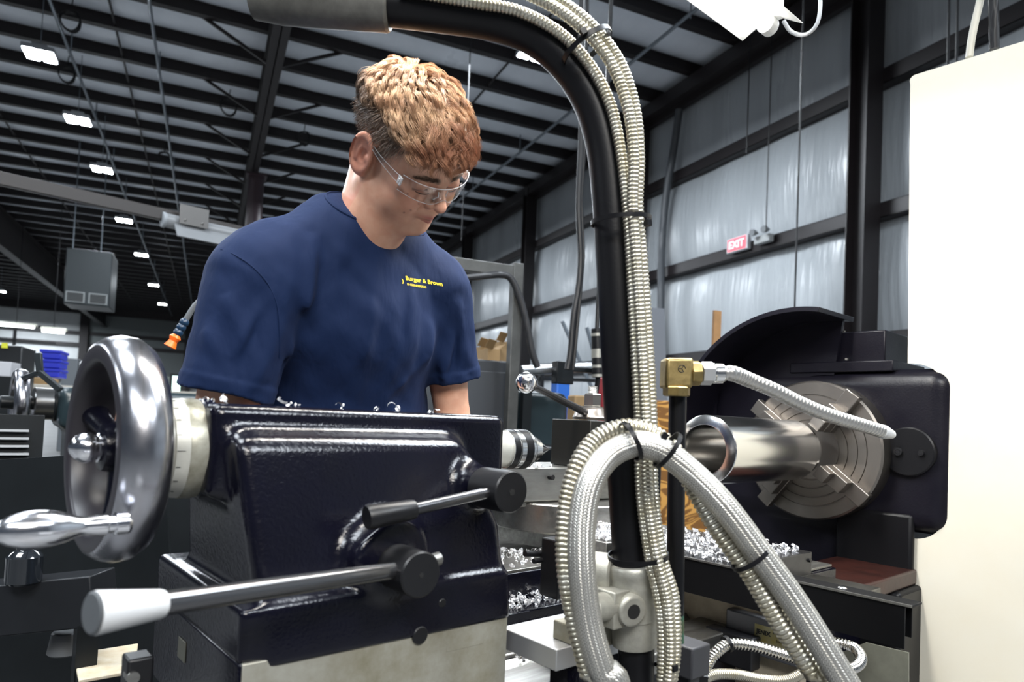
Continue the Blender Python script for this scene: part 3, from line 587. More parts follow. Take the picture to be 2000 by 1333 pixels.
# --- white end panel with the cut-out round the headstock
def rc(cx, cy, r, a0, a1, n=8): return [(cx+r*math.cos(math.radians(a0+(a1-a0)*i/n)), cy+r*math.sin(math.radians(a0+(a1-a0)*i/n))) for i in range(n+1)]
YE = -.212
pts = rc(YE-.016, 1.008, .016, 0, 90) + [(-.72, 1.024), (-.72, FLOOR+.05), (YE-.018, FLOOR+.05), (YE-.018, -.214)] + rc(YE-.010, -.124, .09, -90, -180)[0:0]
pts = [(-.72, 1.012), (-.72, FLOOR+.05), (-.237, FLOOR+.05), (-.229, -.214)] + rc(-.236, -.140, .074, -90, -180) + rc(-.226, .158, .084, 180, 95) + [(-.2155, .243), (-.206, .995)] + rc(-.218, 1.005, .0135, 0, 90)
g = G().prism(pts, 'x', 1.80, 1.806); wp = thing('machine_panel', 'large cream white sheet metal end panel round the headstock', 'panel', (1.9, -.45, FLOOR))
obj('face_sheet', g, ivory, wp, smooth=False)
obj('side_sheet', G().box(1.806, 2.5, -.72, -.714, FLOOR+.05, 1.01).box(1.806, 2.5, -.72, -.215, 1.006, 1.012), ivory, wp)
q = hit(1905, 60, 's', 2.0); pts = [pk(1893, 112, 1.95), pk(1897, 80, 1.95), pk(1905, 40, 1.95), pk(1916, -10, 1.95), pk(1920, -80, 1.95)]
single('panel_cable', G().tube(spline(pts, .02), .010, 10), mat('cream_cable', (.42, .40, .34), .5), 'cream cable rising from the top of the white machine panel', 'cable')
pts = [pk(1942, 96, 1.9), pk(1941, 40, 1.9), pk(1940, -40, 1.9), pk(1938, -120, 1.9)]
single('panel_conduit', G().tube(spline(pts, .02), .0125, 12), satin_black, 'black conduit rising from the top of the white machine panel', 'cable')
# --- grey chip pan panels on the right, under the beam
pan = thing('chip_guard', 'grey green sheet chip guard below the black beam', 'guard', (1.5, -.3, FLOOR))
padm = mat('grey_green_pan', (.13, .13, .105), .45, 0, .2, .2, 80, .4, 8)
cs = [hit(x, y, 's', 1.5) for x, y in ((1560, 1360), (1592, 1296), (1690, 1256), (1774, 1276), (1774, 1390))]
obj('pan_sheet', G().prism([(c.y, c.z) for c in cs], 'x', 1.5, 1.506).box(1.5, 1.506, cs[4].y, cs[0].y, FLOOR, cs[4].z), padm, pan, smooth=False)
# ------------------------------------------------------------------ linear scale, its conduits, rear plate, hose arm
sc_ = thing('linear_scale', 'grey linear scale bar with a small maker label, hanging under the black beam', 'measuring scale', (1.04, -.25, -.36))
obj('scale_body', G().box(1.052, 1.075, -.345, -.16, -.372, -.300), mat('anodised_grey', (.16, .165, .18), .38, .7, 0, .05, 200), sc_, bevel=.003)
obj('reader_head', G().box(1.02, 1.052, -.235, -.135, -.395, -.335), black, sc_, bevel=.003)
obj('mounting_face', G().box(1.076, 1.10, -.30, -.04, -.56, -.26), mat('cream_cast', (.40, .34, .25), .5, .1, bump=.2, bscale=100, var=.3, vscale=20), sc_, bevel=.002)
o_ = hit(1477, 1221, 's', 1.0515); w_ = .075
pl = obj('label_plate', G().box(1.0512, 1.052, o_.y-w_-.03, o_.y+.003, o_.z-.030, o_.z+.002), mat('yellowed_label', (.36, .35, .25), .4, .2, var=.3, vscale=60, col2=(.36, .30, .08)), sc_)
def plate_text(body, y, z, size, bold, m_):
    me = text_mesh(body, size, bold, 'LEFT', .0002); me.transform(Matrix.Translation((1.0509, y, z)) @ Matrix(((0, 0, -1, 0), (-1, 0, 0, 0), (0, 1, 0, 0), (0, 0, 0, 1)))); return obj('lettering', me, m_, pl, smooth=False)
ink = mat('label_ink', (.01, .01, .012), .6)
plate_text('JENIX', o_.y-.001, o_.z-.0145, .0112, .0004, ink); plate_text('\u00ae', o_.y-.0335, o_.z-.0085, .0045, 0, ink); plate_text('JSM / JSS -', o_.y-.040, o_.z-.0105, .0075, 0, ink); plate_text('Serial Number', o_.y-.040, o_.z-.0215, .0070, 0, ink)
def ribs(g, pts, r, pitch, n=16):
    st = pitch/7; P = spline(pts, st); pr = (.87, .93, 1.0, 1.025, 1.02, 1.0, .97)
    return g.tube(P, r, n, rf=lambda L_, i: r*pr[i % 7])
def cable_tie(name, c, axis, r_, parent, w_=.005, th=.0012, head=None, sq=(1, 1)):
    """black strap round a bundle: ring of radius r_ about c, normal axis"""
    g = G(); c = Vector(c); d = Vector(axis).normalized(); a = d.orthogonal().normalized(); b = d.cross(a); n = 28
    pts = [c+(a*math.cos(2*math.pi*i/n)*sq[0]+b*math.sin(2*math.pi*i/n)*sq[1])*r_ for i in range(n)]
    vs = []; fs = []
    for i, p in enumerate(pts):
        o = (p-c).normalized()
        for (dx, dr) in ((-w_/2, 0), (w_/2, 0), (w_/2, th), (-w_/2, th)): vs.append(p+d*dx+o*dr)
    for i in range(n):
        j = (i+1) % n
        for k in range(4): fs.append((i*4+k, i*4+(k+1) % 4, j*4+(k+1) % 4, j*4+k))
    g.add(vs, fs)
    if head is not None: h = Vector(head); g.bar(h-d*.004, h+d*.004, .008, .008)
    return obj(name, g, satin_black, parent)
# conduits of the scale
c1_ = [pk(1372, 1318, 1.10), pk(1385, 1292, 1.12), pk(1402, 1272, 1.13), pk(1424, 1259, 1.14), pk(1470, 1262, 1.14), pk(1530, 1279, 1.14), pk(1590, 1297, 1.15), pk(1640, 1310, 1.16), pk(1672, 1303, 1.19), pk(1682, 1286, 1.22), pk(1668, 1266, 1.26), pk(1636, 1256, 1.28), pk(1600, 1252, 1.29)]
t = thing('scale_conduit', 'bright ribbed metal conduit curling right from under the scale label', 'conduit', c1_[3])
obj('conduit_tube', interlock(G(), c1_, .0088, .0058, .14), hosebr, t, ang=50)
cable_tie('cable_tie', pk(1420, 1259, 1.14), (1, -.4, .3), .0125, t, .006)
c2_ = [pk(1376, 1326, 1.08), pk(1400, 1318, 1.09), pk(1440, 1319, 1.10), pk(1490, 1328, 1.11), pk(1535, 1329, 1.12), pk(1565, 1316, 1.13), pk(1590, 1298, 1.14), pk(1610, 1280, 1.16)]
t = thing('scale_conduit', 'thinner ribbed conduit crossing the frame bottom below the bright one', 'conduit', c2_[2])
obj('conduit_tube', interlock(G(), c2_, .0080, .0038, .08), hosem, t, ang=50)
obj('conduit_fitting', G().cyl(pk(1356, 1320, 1.08), pk(1378, 1326, 1.08), .013, n=6).sphere(pk(1368, 1300, 1.09), .014, 14), black, t)
# rear plate with a hold down block
pt = thing('rear_plate', 'light grey machined steel plate jutting out behind the bed', 'plate', (.66, -.16, -.30))
obj('plate_body', G().box(.520, .76, -.226, -.105, -.292, -.262), mat('plate_steel', (.50, .50, .50), .36, .75, bump=.15, bscale=60, rvar=.1), pt, bevel=.0015)
bq = hit(1097, 1252, 'h', -.262); obj('hold_down_block', G().box(bq.x-.004, bq.x+.10, bq.y-.055, bq.y+.015, -.262, -.235), castm, pt, bevel=.002)
sq_ = pk(1098, 1222, .99); sq_ = Vector((bq.x+.018, bq.y-.005, -.235))
obj('cap_screw', G().lathe(sq_, sq_+V3(0, 0, 1), [(0, .0105), (.014, .0105), (.0155, .0095), (.0155, .005), (.010, .005)], 24), black, pt, ang=25)
obj('bracket_leg', G().box(.56, .74, -.21, -.175, -.60, -.292), enamel, pt)
gb = pk(1352, 1290, 1.05); single('grey_block', G().box(gb.x-.03, gb.x+.018, gb.y-.02, gb.y+.03, gb.z-.02, gb.z+.028).box(gb.x-.02, gb.x+.008, gb.y-.01, gb.y+.02, FLOOR, gb.z-.02), mat('grey_block_paint', (.03, .03, .034), .5, 0), 'dark grey block standing right of the clamp behind the conduits', 'block', bevel=.003)
# bent black hose arm
PKA = .955
cl = [pk(1252, 1395, .965), pk(1243, 1250, .965), pk(1233, 1110, .96), pk(1220, 900, .955), pk(1210, 700, .95), pk(1200, 520, .95), pk(1191, 380, .95), pk(1180, 285, .95), pk(1155, 200, .95), pk(1110, 128, .95), pk(1045, 72, .95), pk(965, 42, .95), pk(870, 27, .95), pk(760, 14, .95), pk(640, 5, .95), pk(560, 0, .95)]
cl[0] = Vector((cl[0].x, cl[0].y, FLOOR+.02))
arm = thing('hose_arm', 'thick black pipe stand bending over at the top and carrying metal hoses', 'pipe stand', (cl[0].x, cl[0].y, FLOOR))
obj('floor_flange', G().cyl((cl[0].x, cl[0].y, FLOOR), (cl[0].x, cl[0].y, FLOOR+.02), .11, n=32, ch=.002), satin_black, arm)
obj('pipe', G().tube(spline(cl[:14], .012), .0255, 32), satin_black, arm, ang=60)
obj('end_fitting', G().lathe(pk(762, 14, .95), pk(560, -2, .95), [(0, .020), (.0, .030), (.004, .033), (.10, .034), (.15, .034), (.19, .030)], 40), mat('dull_fitting_grey', (.17, .165, .15), .45, .5, 0, .3, 60, .4, 30), arm, label='dull grey metal end fitting')
cc = pk(1236, 1150, .963)
cl_ = obj('clamp_body', G().lathe(pk(1239, 1262, .963), pk(1234, 1098, .962), [(0, .027), (.002, .031), (.040, .032), (.041, .034), (.075, .034), (.083, .036), (.112, .0365), (.116, .034), (.117, .027)], 40), alloy, arm, ang=40, label='pale cast aluminium pipe clamp')
p0 = pk(1228, 1128, .955); obj('clamp_arm', G().cyl(p0+V3(-.01, .02, 0), p0+V3(-.04, .075, .0), .030, n=32, ch=.003), alloy, cl_)
lg = pk(1238, 1196, .915)
ax_ = Vector((.30, 1, .05)).normalized()
lug = obj('clamp_lug', G().lathe(lg, lg+ax_, [(0, .010), (.0, .0195), (.003, .0220), (.060, .0235)], 36).box(lg.x-.026, lg.x+.02, lg.y+.012, lg.y+.06, lg.z-.024, lg.z+.026), alloy, cl_, ang=40, bevel=.003)
obj('lug_hole', G().lathe(lg-ax_*.0004, lg+ax_, [(0, .0), (0, .0100), (.004, .0100)], 28), mat('socket_black', (.002, .002, .002), .8), lug)
p1_ = lg+Vector((-.055, .03, .004)); obj('clamp_pin', G().cyl(p1_, p1_+Vector((.05, .0, .0)), .019, n=28, ch=.003), alloy, cl_)
# vertical conduits strapped along the pipe
conds = [
 ('pale ribbed conduit strapped to the pipe stand, nearest the pipe and inside the bend', .0072, [(1290, 1360), (1294, 1290), (1290, 1190), (1268, 1085), (1252, 960), (1249, 830), (1240, 650), (1232, 500), (1225, 400), (1213, 300), (1192, 205), (1152, 128), (1092, 64), (1012, 22), (930, 6), (850, -8), (780, -20)], .918),
 ('ribbed conduit in the middle of the bundle on the pipe stand', .0072, [(1302, 1360), (1310, 1280), (1304, 1180), (1281, 1080), (1265, 960), (1262, 830), (1252, 650), (1243, 500), (1236, 400), (1238, 310), (1227, 215), (1195, 127), (1142, 60), (1075, 10), (995, -22), (900, -35)], .905),
 ('outermost ribbed conduit along the right of the pipe stand', .0070, [(1308, 1365), (1320, 1270), (1316, 1170), (1292, 1080), (1276, 960), (1274, 830), (1265, 650), (1254, 500), (1246, 400), (1249, 310), (1241, 215), (1212, 124), (1160, 54), (1094, 2), (1015, -32), (920, -50)], .925),
 ('fourth ribbed conduit showing only beside the clamp behind the others', .0075, [(1288, 1360), (1300, 1280), (1318, 1180), (1290, 1082), (1262, 960), (1262, 880), (1262, 830)], .935)]
for lb, r_, P_, k_ in conds:
    pts = [pk(x, y, k_) for x, y in P_]; t = thing('ribbed_conduit', lb, 'conduit', pts[2], group='conduits strapped to the pipe stand')
    obj('conduit_tube', interlock(G(), pts, r_, .0055, .10), hosem, t, ang=50)
up = (cl[4]-cl[2]).normalized()
for (x, y, k_, r_, a_, b_, hd) in ((1213, 432, .935, .040, 1, 1.15, (1265, 436)), (1246, 1086, .935, .040, 1, 1.25, None), (1250, 1322, .935, .045, 1, 1.2, (1316, 1305))):
    cable_tie('strap', pk(x, y, k_), up, r_, arm, .006, .0016, head=pk(hd[0], hd[1], .9) if hd else None)
dn_ = (cl[9]-cl[8]).normalized(); cable_tie('strap', pk(1146, 92, .925), dn_, .036, arm, .007, .002, head=pk(1140, 62, .885))
# coolant pipe, brass elbow, flexible nozzle hose
t = thing('coolant_line', 'black upright coolant pipe with brass elbow and ribbed silver nozzle hose', 'coolant pipe', pk(1318, 1180, 1.0))
obj('riser_pipe', G().tube([pk(1319, 1200, 1.0), pk(1320, 1000, 1.0), pk(1324, 760, 1.0)], .0128, 28), satin_black, t)
obj('bottom_fitting', G().cyl(pk(1322, 1255, 1.0), pk(1322, 1145, 1.0), .0105, n=16), mat('corroded_brass', (.10, .085, .03), .6, .5, 0, .6, 80, .5, 60, col2=(.04, .12, .08)), t)
e = pk(1332, 730, .995)
xd = (pk(1400, 727, 1.0)-pk(1320, 727, .995)).normalized()
el = obj('brass_elbow', G().cyl(e+V3(-.012, 0, -.034), e+V3(-.012, 0, -.020), .0195, n=8, ch=.002), brass, t)
zd = Vector((0, 0, 1)); yd = zd.cross(xd).normalized(); Me = Matrix((xd, yd, zd)).transposed().to_4x4(); Me.translation = e
obj('elbow_body', G().box(-.0290, .0120, -.0165, .0165, -.022, .022, Me), brass, el, bevel=.0045, seg=2)
obj('elbow_collar', G().lathe(e+xd*.010, e+xd, [(0, .016), (.002, .0185), (.015, .0185), (.017, .0165)], 8), brass, el, bevel=.001)
# cast maker's mark
g = G(); mk = Me @ Vector((.0, -.0168, .004)); 
ring = [Me @ Vector((-.006+.0052*math.cos(a), -.0169, .006+.0052*math.sin(a))) for a in [2*math.pi*i/20 for i in range(18)]]
g.tube(ring, .0005, 6)
for a in (60, 180, 300): g.tube([Me @ Vector((-.006, -.0169, .006)), Me @ Vector((-.006+.0045*math.cos(math.radians(a)), -.0169, .006+.0045*math.sin(math.radians(a))))], .0005, 6)
obj('cast_mark', g, ink, el)
n0 = e+xd*.028
obj('hose_nut', G().lathe(n0, n0+xd, [(0, .0165), (.001, .0175), (.016, .0175), (.018, .0155)], 6), mat('zinc_nut', (.62, .62, .62), .33, .8), t, ang=20)
n1 = n0+xd*.018; obj('ferrule', G().lathe(n1, n1+xd, [(0, .0135), (.002, .0148), (.014, .0148), (.016, .013)], 36), brightsteel, t)
hp = [n1+xd*.012, n1+xd*.030, pk(1462, 742, 1.035), pk(1510, 762, 1.06), pk(1560, 787, 1.09), pk(1610, 808, 1.12), pk(1660, 824, 1.15), pk(1700, 836, 1.18), pk(1722, 843, 1.20)]
obj('flexible_hose', ribs(G(), hp, .0116, .0088), mat('bright_ribbed_hose', (.50, .49, .47), .28, .85), t, ang=50)
nd = (hp[-1]-hp[-2]).normalized(); obj('nozzle', G().lathe(hp[-1]-nd*.004, hp[-1]+nd, [(0, .010), (.003, .0122), (.012, .0122), (.038, .0078), (.044, .0050), (.046, .0025)], 28), plastic_w, t)
# near hoses: braided and ribbed loop
def braid(name, col, n_u, n_v):
    M = bpy.data.materials.new(name); M.use_nodes = True; nt = M.node_tree; b = nt.nodes['Principled BSDF']; N = nt.nodes.new; Lk = nt.links.new
    uv = N('ShaderNodeUVMap'); uv.uv_map = 'uv'; sp = N('ShaderNodeSeparateXYZ'); Lk(uv.outputs[0], sp.inputs[0])
    def mth(op, a, b_=None, c=None):
        n = N('ShaderNodeMath'); n.operation = op
        for i, v in enumerate((a, b_, c)):
            if v is None: continue
            if isinstance(v, (int, float)): n.inputs[i].default_value = v
            else: Lk(v, n.inputs[i])
        return n.outputs[0]
    u = mth('MULTIPLY', sp.outputs[0], n_u); v = mth('MULTIPLY', sp.outputs[1], n_v)
    zig = mth('PINGPONG', v, .5); a = mth('ADD', u, mth('MULTIPLY', zig, 2.0)); w_ = mth('ABSOLUTE', mth('SINE', mth('MULTIPLY', a, math.pi)))
    g2 = mth('ABSOLUTE', mth('SINE', mth('MULTIPLY', v, 2*math.pi))); hgt = mth('MULTIPLY', w_, mth('ADD', mth('MULTIPLY', g2, .6), .4))
    bp = N('ShaderNodeBump'); bp.inputs['Strength'].default_value = .7; bp.inputs['Distance'].default_value = .0007; Lk(hgt, bp.inputs['Height']); Lk(bp.outputs[0], b.inputs['Normal'])
    mx = N('ShaderNodeMix'); mx.data_type = 'RGBA'; mx.inputs[6].default_value = (col[0]*.40, col[1]*.40, col[2]*.38, 1); mx.inputs[7].default_value = (*col, 1); Lk(hgt, mx.inputs[0]); Lk(mx.outputs[2], b.inputs['Base Color'])
    b.inputs['Metallic'].default_value = .85; b.inputs['Roughness'].default_value = .3; return M
braidm = braid('braided_steel_sleeve', (.66, .64, .60), 270, 17)
A_ = [(1210, 1400, .80), (1176, 1310, .80), (1150, 1220, .805), (1137, 1120, .81), (1137, 1020, .82), (1152, 945, .83), (1188, 892, .845), (1240, 868, .85), (1290, 880, .85), (1345, 920, .85), (1410, 985, .84), (1478, 1075, .835), (1549, 1173, .83), (1611, 1270, .82), (1668, 1365, .81), (1702, 1430, .80)]
pts = [pk(*a) for a in A_]; pts = [Vector((pts[0].x+.05, pts[0].y, FLOOR+.06)), Vector((pts[0].x+.03, pts[0].y, -.7))]+pts+[Vector((pts[-1].x+.06, pts[-1].y, -.75)), Vector((pts[-1].x+.08, pts[-1].y, FLOOR+.06))]; PX = 2; t = thing('braided_hose', 'fat braided steel hose looping over in front of the pipe stand', 'hose', pts[5])
obj('hose_sleeve', G().tube(spline(pts, .006), .0168, 36), braidm, t, ang=180)
for (x, y, k_, d_) in ((1232, 862, .845, pts[9]-pts[8]), (1304, 880, .845, pts[11]-pts[10]), (1466, 1090, .838, pts[14]-pts[13])): cable_tie('cable_tie', pk(x, y, k_), d_, .0245, t, .0055, .0016, head=pk(x-6, y-28, k_-.0))
B_ = [(1178, 1400, .82), (1150, 1310, .82), (1122, 1200, .825), (1106, 1100, .83), (1108, 1000, .84), (1128, 915, .85), (1165, 860, .865), (1222, 837, .87), (1275, 850, .875), (1318, 885, .875), (1352, 945, .87), (1401, 1030, .86), (1464, 1118, .85), (1521, 1213, .845), (1583, 1307, .84), (1632, 1390, .83)]
pts = [pk(*a) for a in B_]; pts = [Vector((pts[0].x+.0, pts[0].y, FLOOR+.06)), Vector((pts[0].x, pts[0].y, -.7))]+pts+[Vector((pts[-1].x+.04, pts[-1].y, -.75)), Vector((pts[-1].x+.05, pts[-1].y, FLOOR+.06))]; t = thing('ribbed_hose', 'ribbed steel hose looping beside the fat braided hose', 'hose', pts[3])
obj('hose_tube', interlock(G(), pts, .0122, .0062, .09, 18), hosem, t, ang=50)
# work light over the lathe
fx = Vector((1.31, -.0, 1.0))
t = thing('work_light', 'bright white two wing strip lamp hanging over the lathe at the top', 'lamp', (fx.x-.6, fx.y-.05, fx.z))
tb = mat('lit_work_tube', (1, 1, 1), .5, emit=(1, .98, .93), es=9); rf = mat('lit_white_reflector', (.92, .92, .90), .45)
a_ = hit(1450, 80, 's', 1.30); b_ = hit(1482, 52, 's', 1.30); c_ = hit(1530, 36, 's', 1.30); d_ = hit(1568, 46, 's', 1.30)
def sheet(g, p, q, th=.0015):
    n = (Vector((0, p.y-q.y, p.z-q.z)).normalized()); n = Vector((0, -n.z, n.y))*th
    g.prism([(p.y, p.z), (q.y, q.z), (q.y+n.y, q.z+n.z), (p.y+n.y, p.z+n.z)], 'x', .10, 1.30); return g
obj('reflector_wing', sheet(G(), a_, b_), rf, t); obj('reflector_wing', sheet(G(), c_, d_), rf, t)
obj('lamp_channel', G().prism([(b_.y, b_.z), (c_.y, c_.z), (c_.y, c_.z+.05), (b_.y, b_.z+.05)], 'x', .10, 1.30), rf, t)
m_ = (b_+c_)/2; obj('lamp_tube', G().cyl((.12, m_.y, m_.z-.012), (1.28, m_.y, m_.z-.012), .019, n=24), tb, t)
obj('lamp_tube', G().cyl((.12, m_.y+.055, m_.z-.006), (1.28, m_.y+.055, m_.z-.006), .012, n=20), tb, t)
obj('tube_socket', G().cyl((1.275, m_.y, m_.z-.012), (1.30, m_.y, m_.z-.012), .021, n=24), rf, t)
pw = [hit(1530, 40, 's', 1.31), hit(1545, 62, 's', 1.33), hit(1572, 68, 's', 1.34), hit(1594, 50, 's', 1.34), hit(1602, 15, 's', 1.34), hit(1600, -40, 's', 1.34)]
obj('power_cord', G().tube(spline(pw, .01), .0045, 10), mat('grey_cord', (.42, .44, .46), .45), t)
# swarf
def curl(g, c, r_, rnd):
    """one curled ribbon of swarf"""
    n = rnd.randint(9, 16); R3 = Matrix.Rotation(rnd.random()*6.28, 3, 'Z') @ Matrix.Rotation(rnd.random()*3.14, 3, 'X') @ Matrix.Rotation(rnd.random()*6.28, 3, 'Y')
    w = r_*rnd.uniform(.35, .8); turn = rnd.uniform(3.5, 9); pitch = r_*rnd.uniform(.2, 1.1); vs = []; fs = []
    for i in range(n):
        a = turn*i/(n-1); rr = r_*(.75+.35*i/n); z = pitch*a/6.28
        for s_ in (0, 1): vs.append(Vector(c)+R3 @ Vector((rr*math.cos(a), rr*math.sin(a), z+w*s_)))
    for i in range(n-1): fs.append((2*i, 2*i+1, 2*i+3, 2*i+2))
    g.add(vs, fs)
def swarf(name, label, polys, n, z, h, seed, rr=(.003, .0068)):
    """polys: list of quads in the lathe frame; curls are heaped to height h over surface height z"""
    rnd = random.Random(seed); g = G()
    for _ in range(n):
        a, b, c, d = rnd.choice(polys); u, v = rnd.random(), rnd.random()
        p = [(a[i]*(1-u)+b[i]*u)*(1-v)+(d[i]*(1-u)+c[i]*u)*v for i in (0, 1)]
        hh = h*(1-abs(2*u-1)**2)*(1-abs(2*v-1)**2)
        r_ = rnd.uniform(*rr); curl(g, (p[0], p[1], z+r_*.8+rnd.random()*hh), r_, rnd)
    return single(name, g, chipm, label, 'metal shavings', kind='stuff', smooth=True)
swarf('metal_shavings', 'heap of curly silver swarf on the cross slide behind the hose arm', [((.955, .06), (1.25, .06), (1.25, .34), (.955, .34)), ((.955, .065), (1.12, .065), (1.12, .22), (.955, .22)), ((.96, .07), (1.06, .07), (1.06, .14), (.96, .14))], 900, -.200, .030, 1)
swarf('metal_shavings', 'scattered silver swarf on the cross slide below the shiny tube', [((.98, -.19), (1.26, -.21), (1.25, .06), (.98, .06))], 330, -.200, .012, 2)
swarf('metal_shavings', 'silver swarf lying on the grey saddle wing right of the tailstock', [((.72, .14), (.93, .13), (.92, .24), (.74, .30))], 110, -.246, .008, 3)
swarf('metal_shavings', 'long heap of silver swarf on the narrow ledge under the saddle', [((.67, .085), (.95, .085), (.95, .125), (.67, .125))], 240, -.312, .022, 4)
swarf('metal_shavings', 'a few silver curls along the top of the compound slide', [((.80, .22), (.94, .20), (.94, .30), (.80, .30))], 40, -.055, .003, 5)
swarf('metal_shavings', 'silver swarf at the foot of the compound swivel', [((.93, .15), (1.0, .12), (1.02, .18), (.93, .25))], 90, -.200, .006, 8)
swarf('metal_shavings', 'small clump of silver swarf on the bed way at the frame bottom', [((.60, -.10), (.70, -.10), (.70, -.03), (.60, -.03))], 46, -.338, .010, 6)
swarf('metal_shavings', 'loose curls of swarf right of the fat hose near the block corner', [((1.10, -.21), (1.28, -.21), (1.28, -.14), (1.12, -.14))], 40, -.200, .004, 7)
rnd = random.Random(9)
for i, (x, r_, lb) in enumerate(((404, .004, 'silver curl of swarf on the tailstock top next to the collar'), (432, .005, 'larger silver curl on the tailstock top right of the collar'), (548, .007, 'silver curl at the left third of the tailstock top'), (580, .003, 'tiny silver curl right of the left third of the tailstock top'), (663, .006, 'twin silver curl on the tailstock top below the shirt centre'), (733, .004, 'small silver curl left of the hooked one on the tailstock top'), (764, .007, 'hooked silver curl on the tailstock top'), (836, .004, 'small silver curl near the right forearm end of the tailstock top'), (852, .004, 'silver curl beside the bare forearm on the tailstock top'))):
    p = hit(x, 795, 't', -.045); g = G(); curl(g, (p.x, -.045, .0565+r_*.75), r_, rnd); curl(g, (p.x+r_*1.4, -.043, .0565+r_*.6), r_*.7, rnd)
    single('swarf_curl', g, chipm, lb, 'metal shaving', group='curls on the tailstock')
# ------------------------------------------------------------------ the worker
HP = Vector((-.199, 1.134, 1.492)); HS = 1.05/1000
HR = (Matrix.Rotation(-1.971, 3, 'Z') @ Matrix.Rotation(-.873, 3, 'X') @ Matrix.Rotation(.529, 3, 'Y'))
HM = Matrix.Translation(HP) @ HR.to_4x4() @ Matrix.Scale(HS, 4)       # head millimetres (x right, y forward, z up) -> world
HL = MLI @ HM; HLi = HL.inverted()
def to_head(p): return HLi @ Vector(p)
NK0 = to_head((.425, .225, .345)); NK1 = to_head((.425, .125, .425))
def rotz(a): a = math.radians(a); return [[math.cos(a), math.sin(a), 0], [-math.sin(a), math.cos(a), 0], [0, 0, 1]]
def rotx(a): a = math.radians(a); return [[1, 0, 0], [0, math.cos(a), math.sin(a)], [0, -math.sin(a), math.cos(a)]]
def skull(P, o=0.):
    d = ell(P, (0, -4, 49), (76+o, 96+o, 76+o)); return smin(d, ell(P, (0, 30, 40), (66+o, 66+o, 66+o)), 14)
def head_sdf(P):
    x, y, z = P; ax = np.abs(x); Q = (ax, y, z)
    d = skull(P)
    d = smin(d, ell(Q, (14, 40, -12), (52, 56, 72)), 14)                       # face mass
    d = smin(d, cap(Q, (46, 4, -42), (16, 72, -70), 25, 17), 16)               # jaw
    d = smin(d, ell(Q, (33, 60, -22), (30, 28, 34)), 14)                       # full cheeks
    d = smin(d, ell(Q, (44, 66, 6), (17, 18, 11)), 12)                         # cheekbones
    d = smin(d, ell(P, (0, 84, -73), (20, 14, 15)), 10)                        # chin
    d = smin(d, ell(P, (0, 30, -66), (46, 46, 26)), 18)                        # soft underside of the chin
    d = smin(d, cap(Q, (9, 93, 32), (42, 79, 34), 7.5, 7), 9)                 # brow ridge
    d = smax(d, -ell(Q, (30, 100, 18), (16, 14, 10.5)), 9)                      # eye sockets
    d = smin(d, cap(P, (0, 93, 26), (0, 111, -3), 6.5, 9.2), 8)                # nose bridge
    d = smin(d, ell(P, (0, 111, -5), (10.5, 10.5, 9.5)), 4)                    # nose tip
    d = smin(d, ell(Q, (12.5, 100, -8), (7, 10, 7.5)), 4)                      # wings of the nose
    d = smin(d, ell(P, (0, 88, -27), (24, 16, 16)), 9)                         # muzzle
    d = smin(d, cap(Q, (0, 103.5, -33), (17, 94, -37), 4.6, 2.2), 3.2)         # upper lip
    d = smin(d, cap(Q, (0, 101.5, -42.5), (15, 93, -40.5), 5.2, 2.4), 3.2)     # lower lip
    d = smax(d, -cap(Q, (0, 110, -37.6), (23, 96, -39.8), 1.5, 1.1), 1.6)
    d = smax(d, -ell(P, (0, 101, -53), (20, 5, 4)), 6)                         # hollow under the lower lip
    d = smax(d, -cap(Q, (20, 97, -12), (31, 86, -36), .9, .6), 5)              # nasolabial fold
    d = smax(d, -ell(P, (0, 109, -26), (2, 3.2, 6)), 3)                        # philtrum
    d = smax(d, -ell(Q, (6, 106, -13.5), (3.4, 5, 3)), 1.6)                    # nostrils
    # closed-down eyelids with a slit
    lid = ell(Q, (31, 79.5, 19.5), (15.5, 13.5, 11.8)); d = smin(d, lid, 2.2)
    d = smax(d, -cap(Q, (20, 97.5, 12.8), (43, 89, 14.2), 1.3, 1.0), .8)
    d = smax(d, -cap(Q, (20, 95.5, 26), (43, 89, 26.5), .5, .4), 1.6)
    # ears
    e = rotz(24); u = (ax-80, y+3, z-9); u = (e[0][0]*u[0]+e[0][1]*u[1], e[1][0]*u[0]+e[1][1]*u[1], u[2])
    t = math.radians(3); ey = math.cos(t)*u[1]+math.sin(t)*u[2]; ez = -math.sin(t)*u[1]+math.cos(t)*u[2]; eu = (u[0], ey, ez)
    ring = np.sqrt((np.sqrt((ey/16.5)**2+(ez/30.5)**2)*19-19)**2+(u[0]-3.5)**2)-3.7
    plate = ell(eu, (0, 0, 0), (4.5, 15.5, 29)); plate = smax(plate, -ell(eu, (6, 3.5, -2), (9, 8.5, 13)), 2.0)
    ear = smin(plate, ring, 2.5); ear = smin(ear, ell(eu, (1, 2.5, -27), (5, 9.5, 10)), 4)
    ear = smin(ear, cap(eu, (1.5, -3, 17), (2.5, -7.5, -12), 2.4, 2.4), 3); ear = smin(ear, ell(eu, (2.5, 12, -3), (4.5, 4.5, 6.5)), 3)
    ear = smax(ear, -cap(eu, (7, -9.5, 17), (7, -12.5, -6), 1.6, 1.6), 2.0)
    d = smin(d, ear, 3.0); d = smin(d, ell(Q, (70, 0, -4), (10, 12, 24)), 6)
    # neck
    d = smin(d, cap(P, NK0, NK1, 60, 52), 20)
    d = smin(d, cap(P, to_head((.425, .225, .33)), (0, -48, -24), 54, 46), 22)
    return d+wob(P, .05, 3)*.5
v_, q_ = surfnet(head_sdf, (-92, -108, -150), (92, 126, 140), 1.9)
Pv = v_.T; n0 = len(v_)
headco = v_.copy()
def lmap(M, v): A_ = np.array(M); return v@A_[:3, :3].T+A_[:3, 3]
vl = lmap(HL, v_)
